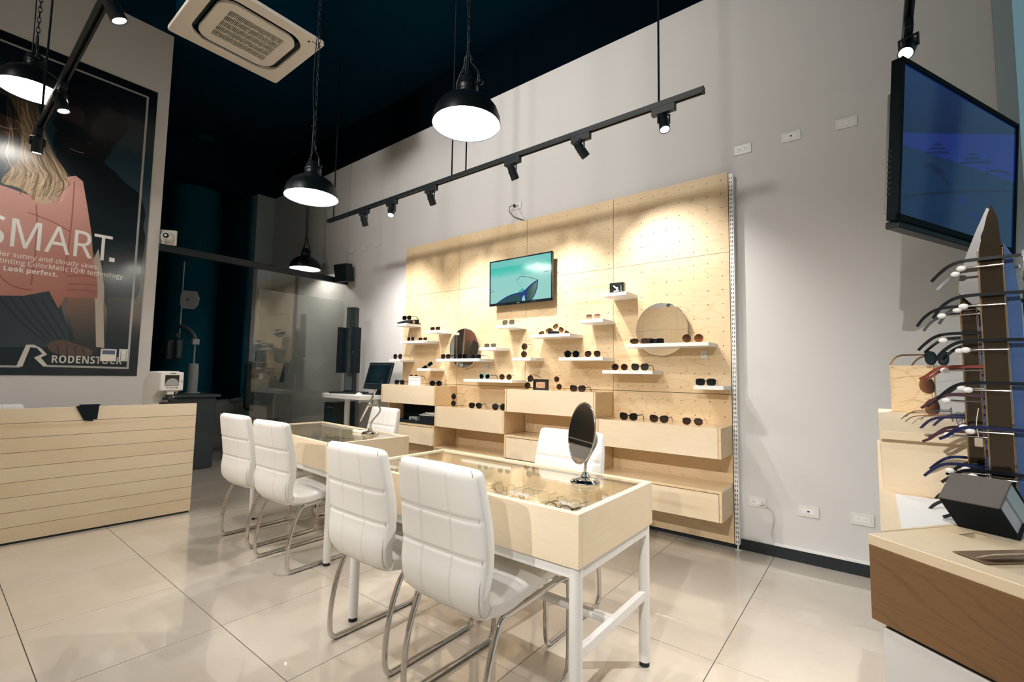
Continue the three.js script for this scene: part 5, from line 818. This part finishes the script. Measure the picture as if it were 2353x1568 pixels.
function towerPair(label, x, z, y, f, l, i, sc) {
  const q = eyewear('sunglasses', label, [0, 0, 0], 0, ['square', 'aviator', 'cat', 'square', 'rect', 'oval', 'rect'][i % 7], 'thick', F[f], L[l], { scale: sc, armMat: f === 'grey' ? F.black : F[f] });
  const p = TW(x, 0, z); q.position.set(p.x, y - 0.035 * sc, p.z); q.rotation.set(0, TA + Math.PI / 2, 0); return q;
}
rows1.forEach(([py, f, l], i) => {
  towerPair(`${f === 'navy' ? 'navy blue' : f === 'grey' ? 'clear grey' : 'black'} glasses hooked ${nth[i]} on the nearer column of the mirrored rack`, 0.043, -0.045, px2y(py) , f, l, i, 0.98);
});
[[648, 'grey', 'clear'], [706, 'black', 'grey'], [776, 'red', 'clear'], [846, 'wine', 'clear'], [925, 'wine', 'purple'], [1006, 'navy', 'clear'], [1094, 'black', 'clear']].forEach(([py, f, l], i) => towerPair(`${{ grey: 'grey', black: 'black', red: 'dark red', wine: 'wine purple', navy: 'navy' }[f]} glasses hooked ${nth[i]} on the farther column of the mirrored rack`, 0.008, -0.118, 0.931 + (1115 - py) / 1110, f, l, i + 2, 0.96));
{ // hook rods of the tower, parts of it
  const t = scene.children.find((o) => o.name === 'eyewear_tower');
  const hook = (x, y, z) => { part('hook_rod', rod(V(x - 0.038, y, z), V(x + 0.016, y, z), 0.0022, 8), M.chrome, t); part('rod_tip', new THREE.SphereGeometry(0.0075, 14, 10).scale(1, 0.78, 0.6).translate(x - 0.041, y, z), M.white, t); };
  for (const [py] of rows1) { const y = px2y(py) - 0.931 - 0.012; hook(0.0, y, 0.021); hook(-0.012, y + 0.002, -0.052); }
  for (const py of [648, 706, 776, 846, 925, 1006, 1094]) { const y = (1115 - py) / 1110 - 0.012; hook(-0.036, y, -0.047); }
  part('tag_string', tube([[-0.028, 0.22, 0.02], [-0.032, 0.19, 0.022], [-0.030, 0.165, 0.022]], 0.0008, 10, 5), M.cord, t); part('alarm_tag', rbox(0.012, 0.017, 0.005, -0.030, 0.155, 0.022, 0.002), std([0.45, 0.36, 0.28], 0.5), t);
}
{ // gift box leaning in front of the rack
  const a = V(0.0688, 0.002, 0.0421), b = V(0.0217, 0.0401, -0.0373), P1 = V(0.0841, 0.9895, 2.505);
  const ux = a.clone().normalize(), n = ux.clone().cross(b).normalize(), ub = n.clone().cross(ux).normalize();
  const t = thing('gift_box', 'dark grey slip case box with pale page edge, tilted in front of the mirrored rack', 'box', [P1.x, P1.y, P1.z]); t.quaternion.setFromRotationMatrix(new THREE.Matrix4().makeBasis(ux, ub, n));
  // local x along the long edge, y across the top face, z down into the box when negative
  const W = 0.085, T = 0.062, D = 0.0785, c = 0.004, cv = std([0.10, 0.088, 0.08], 0.75);
  part('lid', rspan(0, W, 0, T, -c, 0, 0.0015), cv, t); part('front_wall', rspan(0, W, 0, c, -D, -c, 0.001), M.blackMatte, t); part('bottom', rspan(0, W, 0, T, -D - 0.0005, -D + c, 0.001), M.blackMatte, t); part('rear_wall', rspan(0, W, T - c, T, -D, -c, 0.001), M.blackMatte, t); part('end_wall', rspan(0, c, c, T - c, -D, -c, 0.001), M.blackMatte, t);
  part('inner_block', rspan(0.005, W - 0.004, c, T * 0.5, -D + c, -c, 0.001), std([0.42, 0.43, 0.52], 0.5), t); part('inner_sleeve', rspan(0.005, W - 0.001, T * 0.52, T - c, -D + c, -c, 0.001), std([0.30, 0.40, 0.46], 0.5), t);
}
{ // folded leaflet on the counter
  const t = thing('leaflet', 'folded brown glossy leaflet lying on the nearest counter', 'leaflet', [0.163, 0.9315, 2.615], -0.82 + Math.PI / 2);
  part('leaf', rbox(0.16, 0.001, 0.05, 0, 0.003, 0, 0.0004), std([0.22, 0.15, 0.10], 0.3), t); part('fold', at(rbox(0.16, 0.001, 0.03, 0, 0, 0.012, 0.0004).rotateX(-0.5), 0, 0.008, 0.012), std([0.62, 0.55, 0.48], 0.3), t);
}
// ------------------------------------------------------------------ behind the camera, seen only in the mirrors
{
  const t = thing('rear_display_wall', 'plywood wall opposite, visible only as a reflection in the round mirrors', 'display wall', [-2.9, 0, 5.6], Math.PI);
  part('backing', span(-1.82, 1.82, 0.08, 2.71, 0.002, 0.011), M.slotDark, t);  // near-black sheet here too, so holes and joints look dark
  for (let c = 0; c < 4; c++) for (const [y0, y1] of [[0.06, 1.08], [1.085, 2.125], [2.13, 2.73]]) { const R = []; for (let y = y0 + 0.045; y < y1 - 0.03; y += 0.1035) R.push(y); plyPanel(-1.84 + c * 0.92 + 0.002, -0.92 + c * 0.92 - 0.002, y0, y1, y0 > 1 && (c === 1 || c === 2) ? R : [], M.ply, t, 0.03); }
}
scene.traverse((o) => { if (o.isMesh) o.castShadow = o.receiveShadow = true; });
renderer.render(scene, camera);
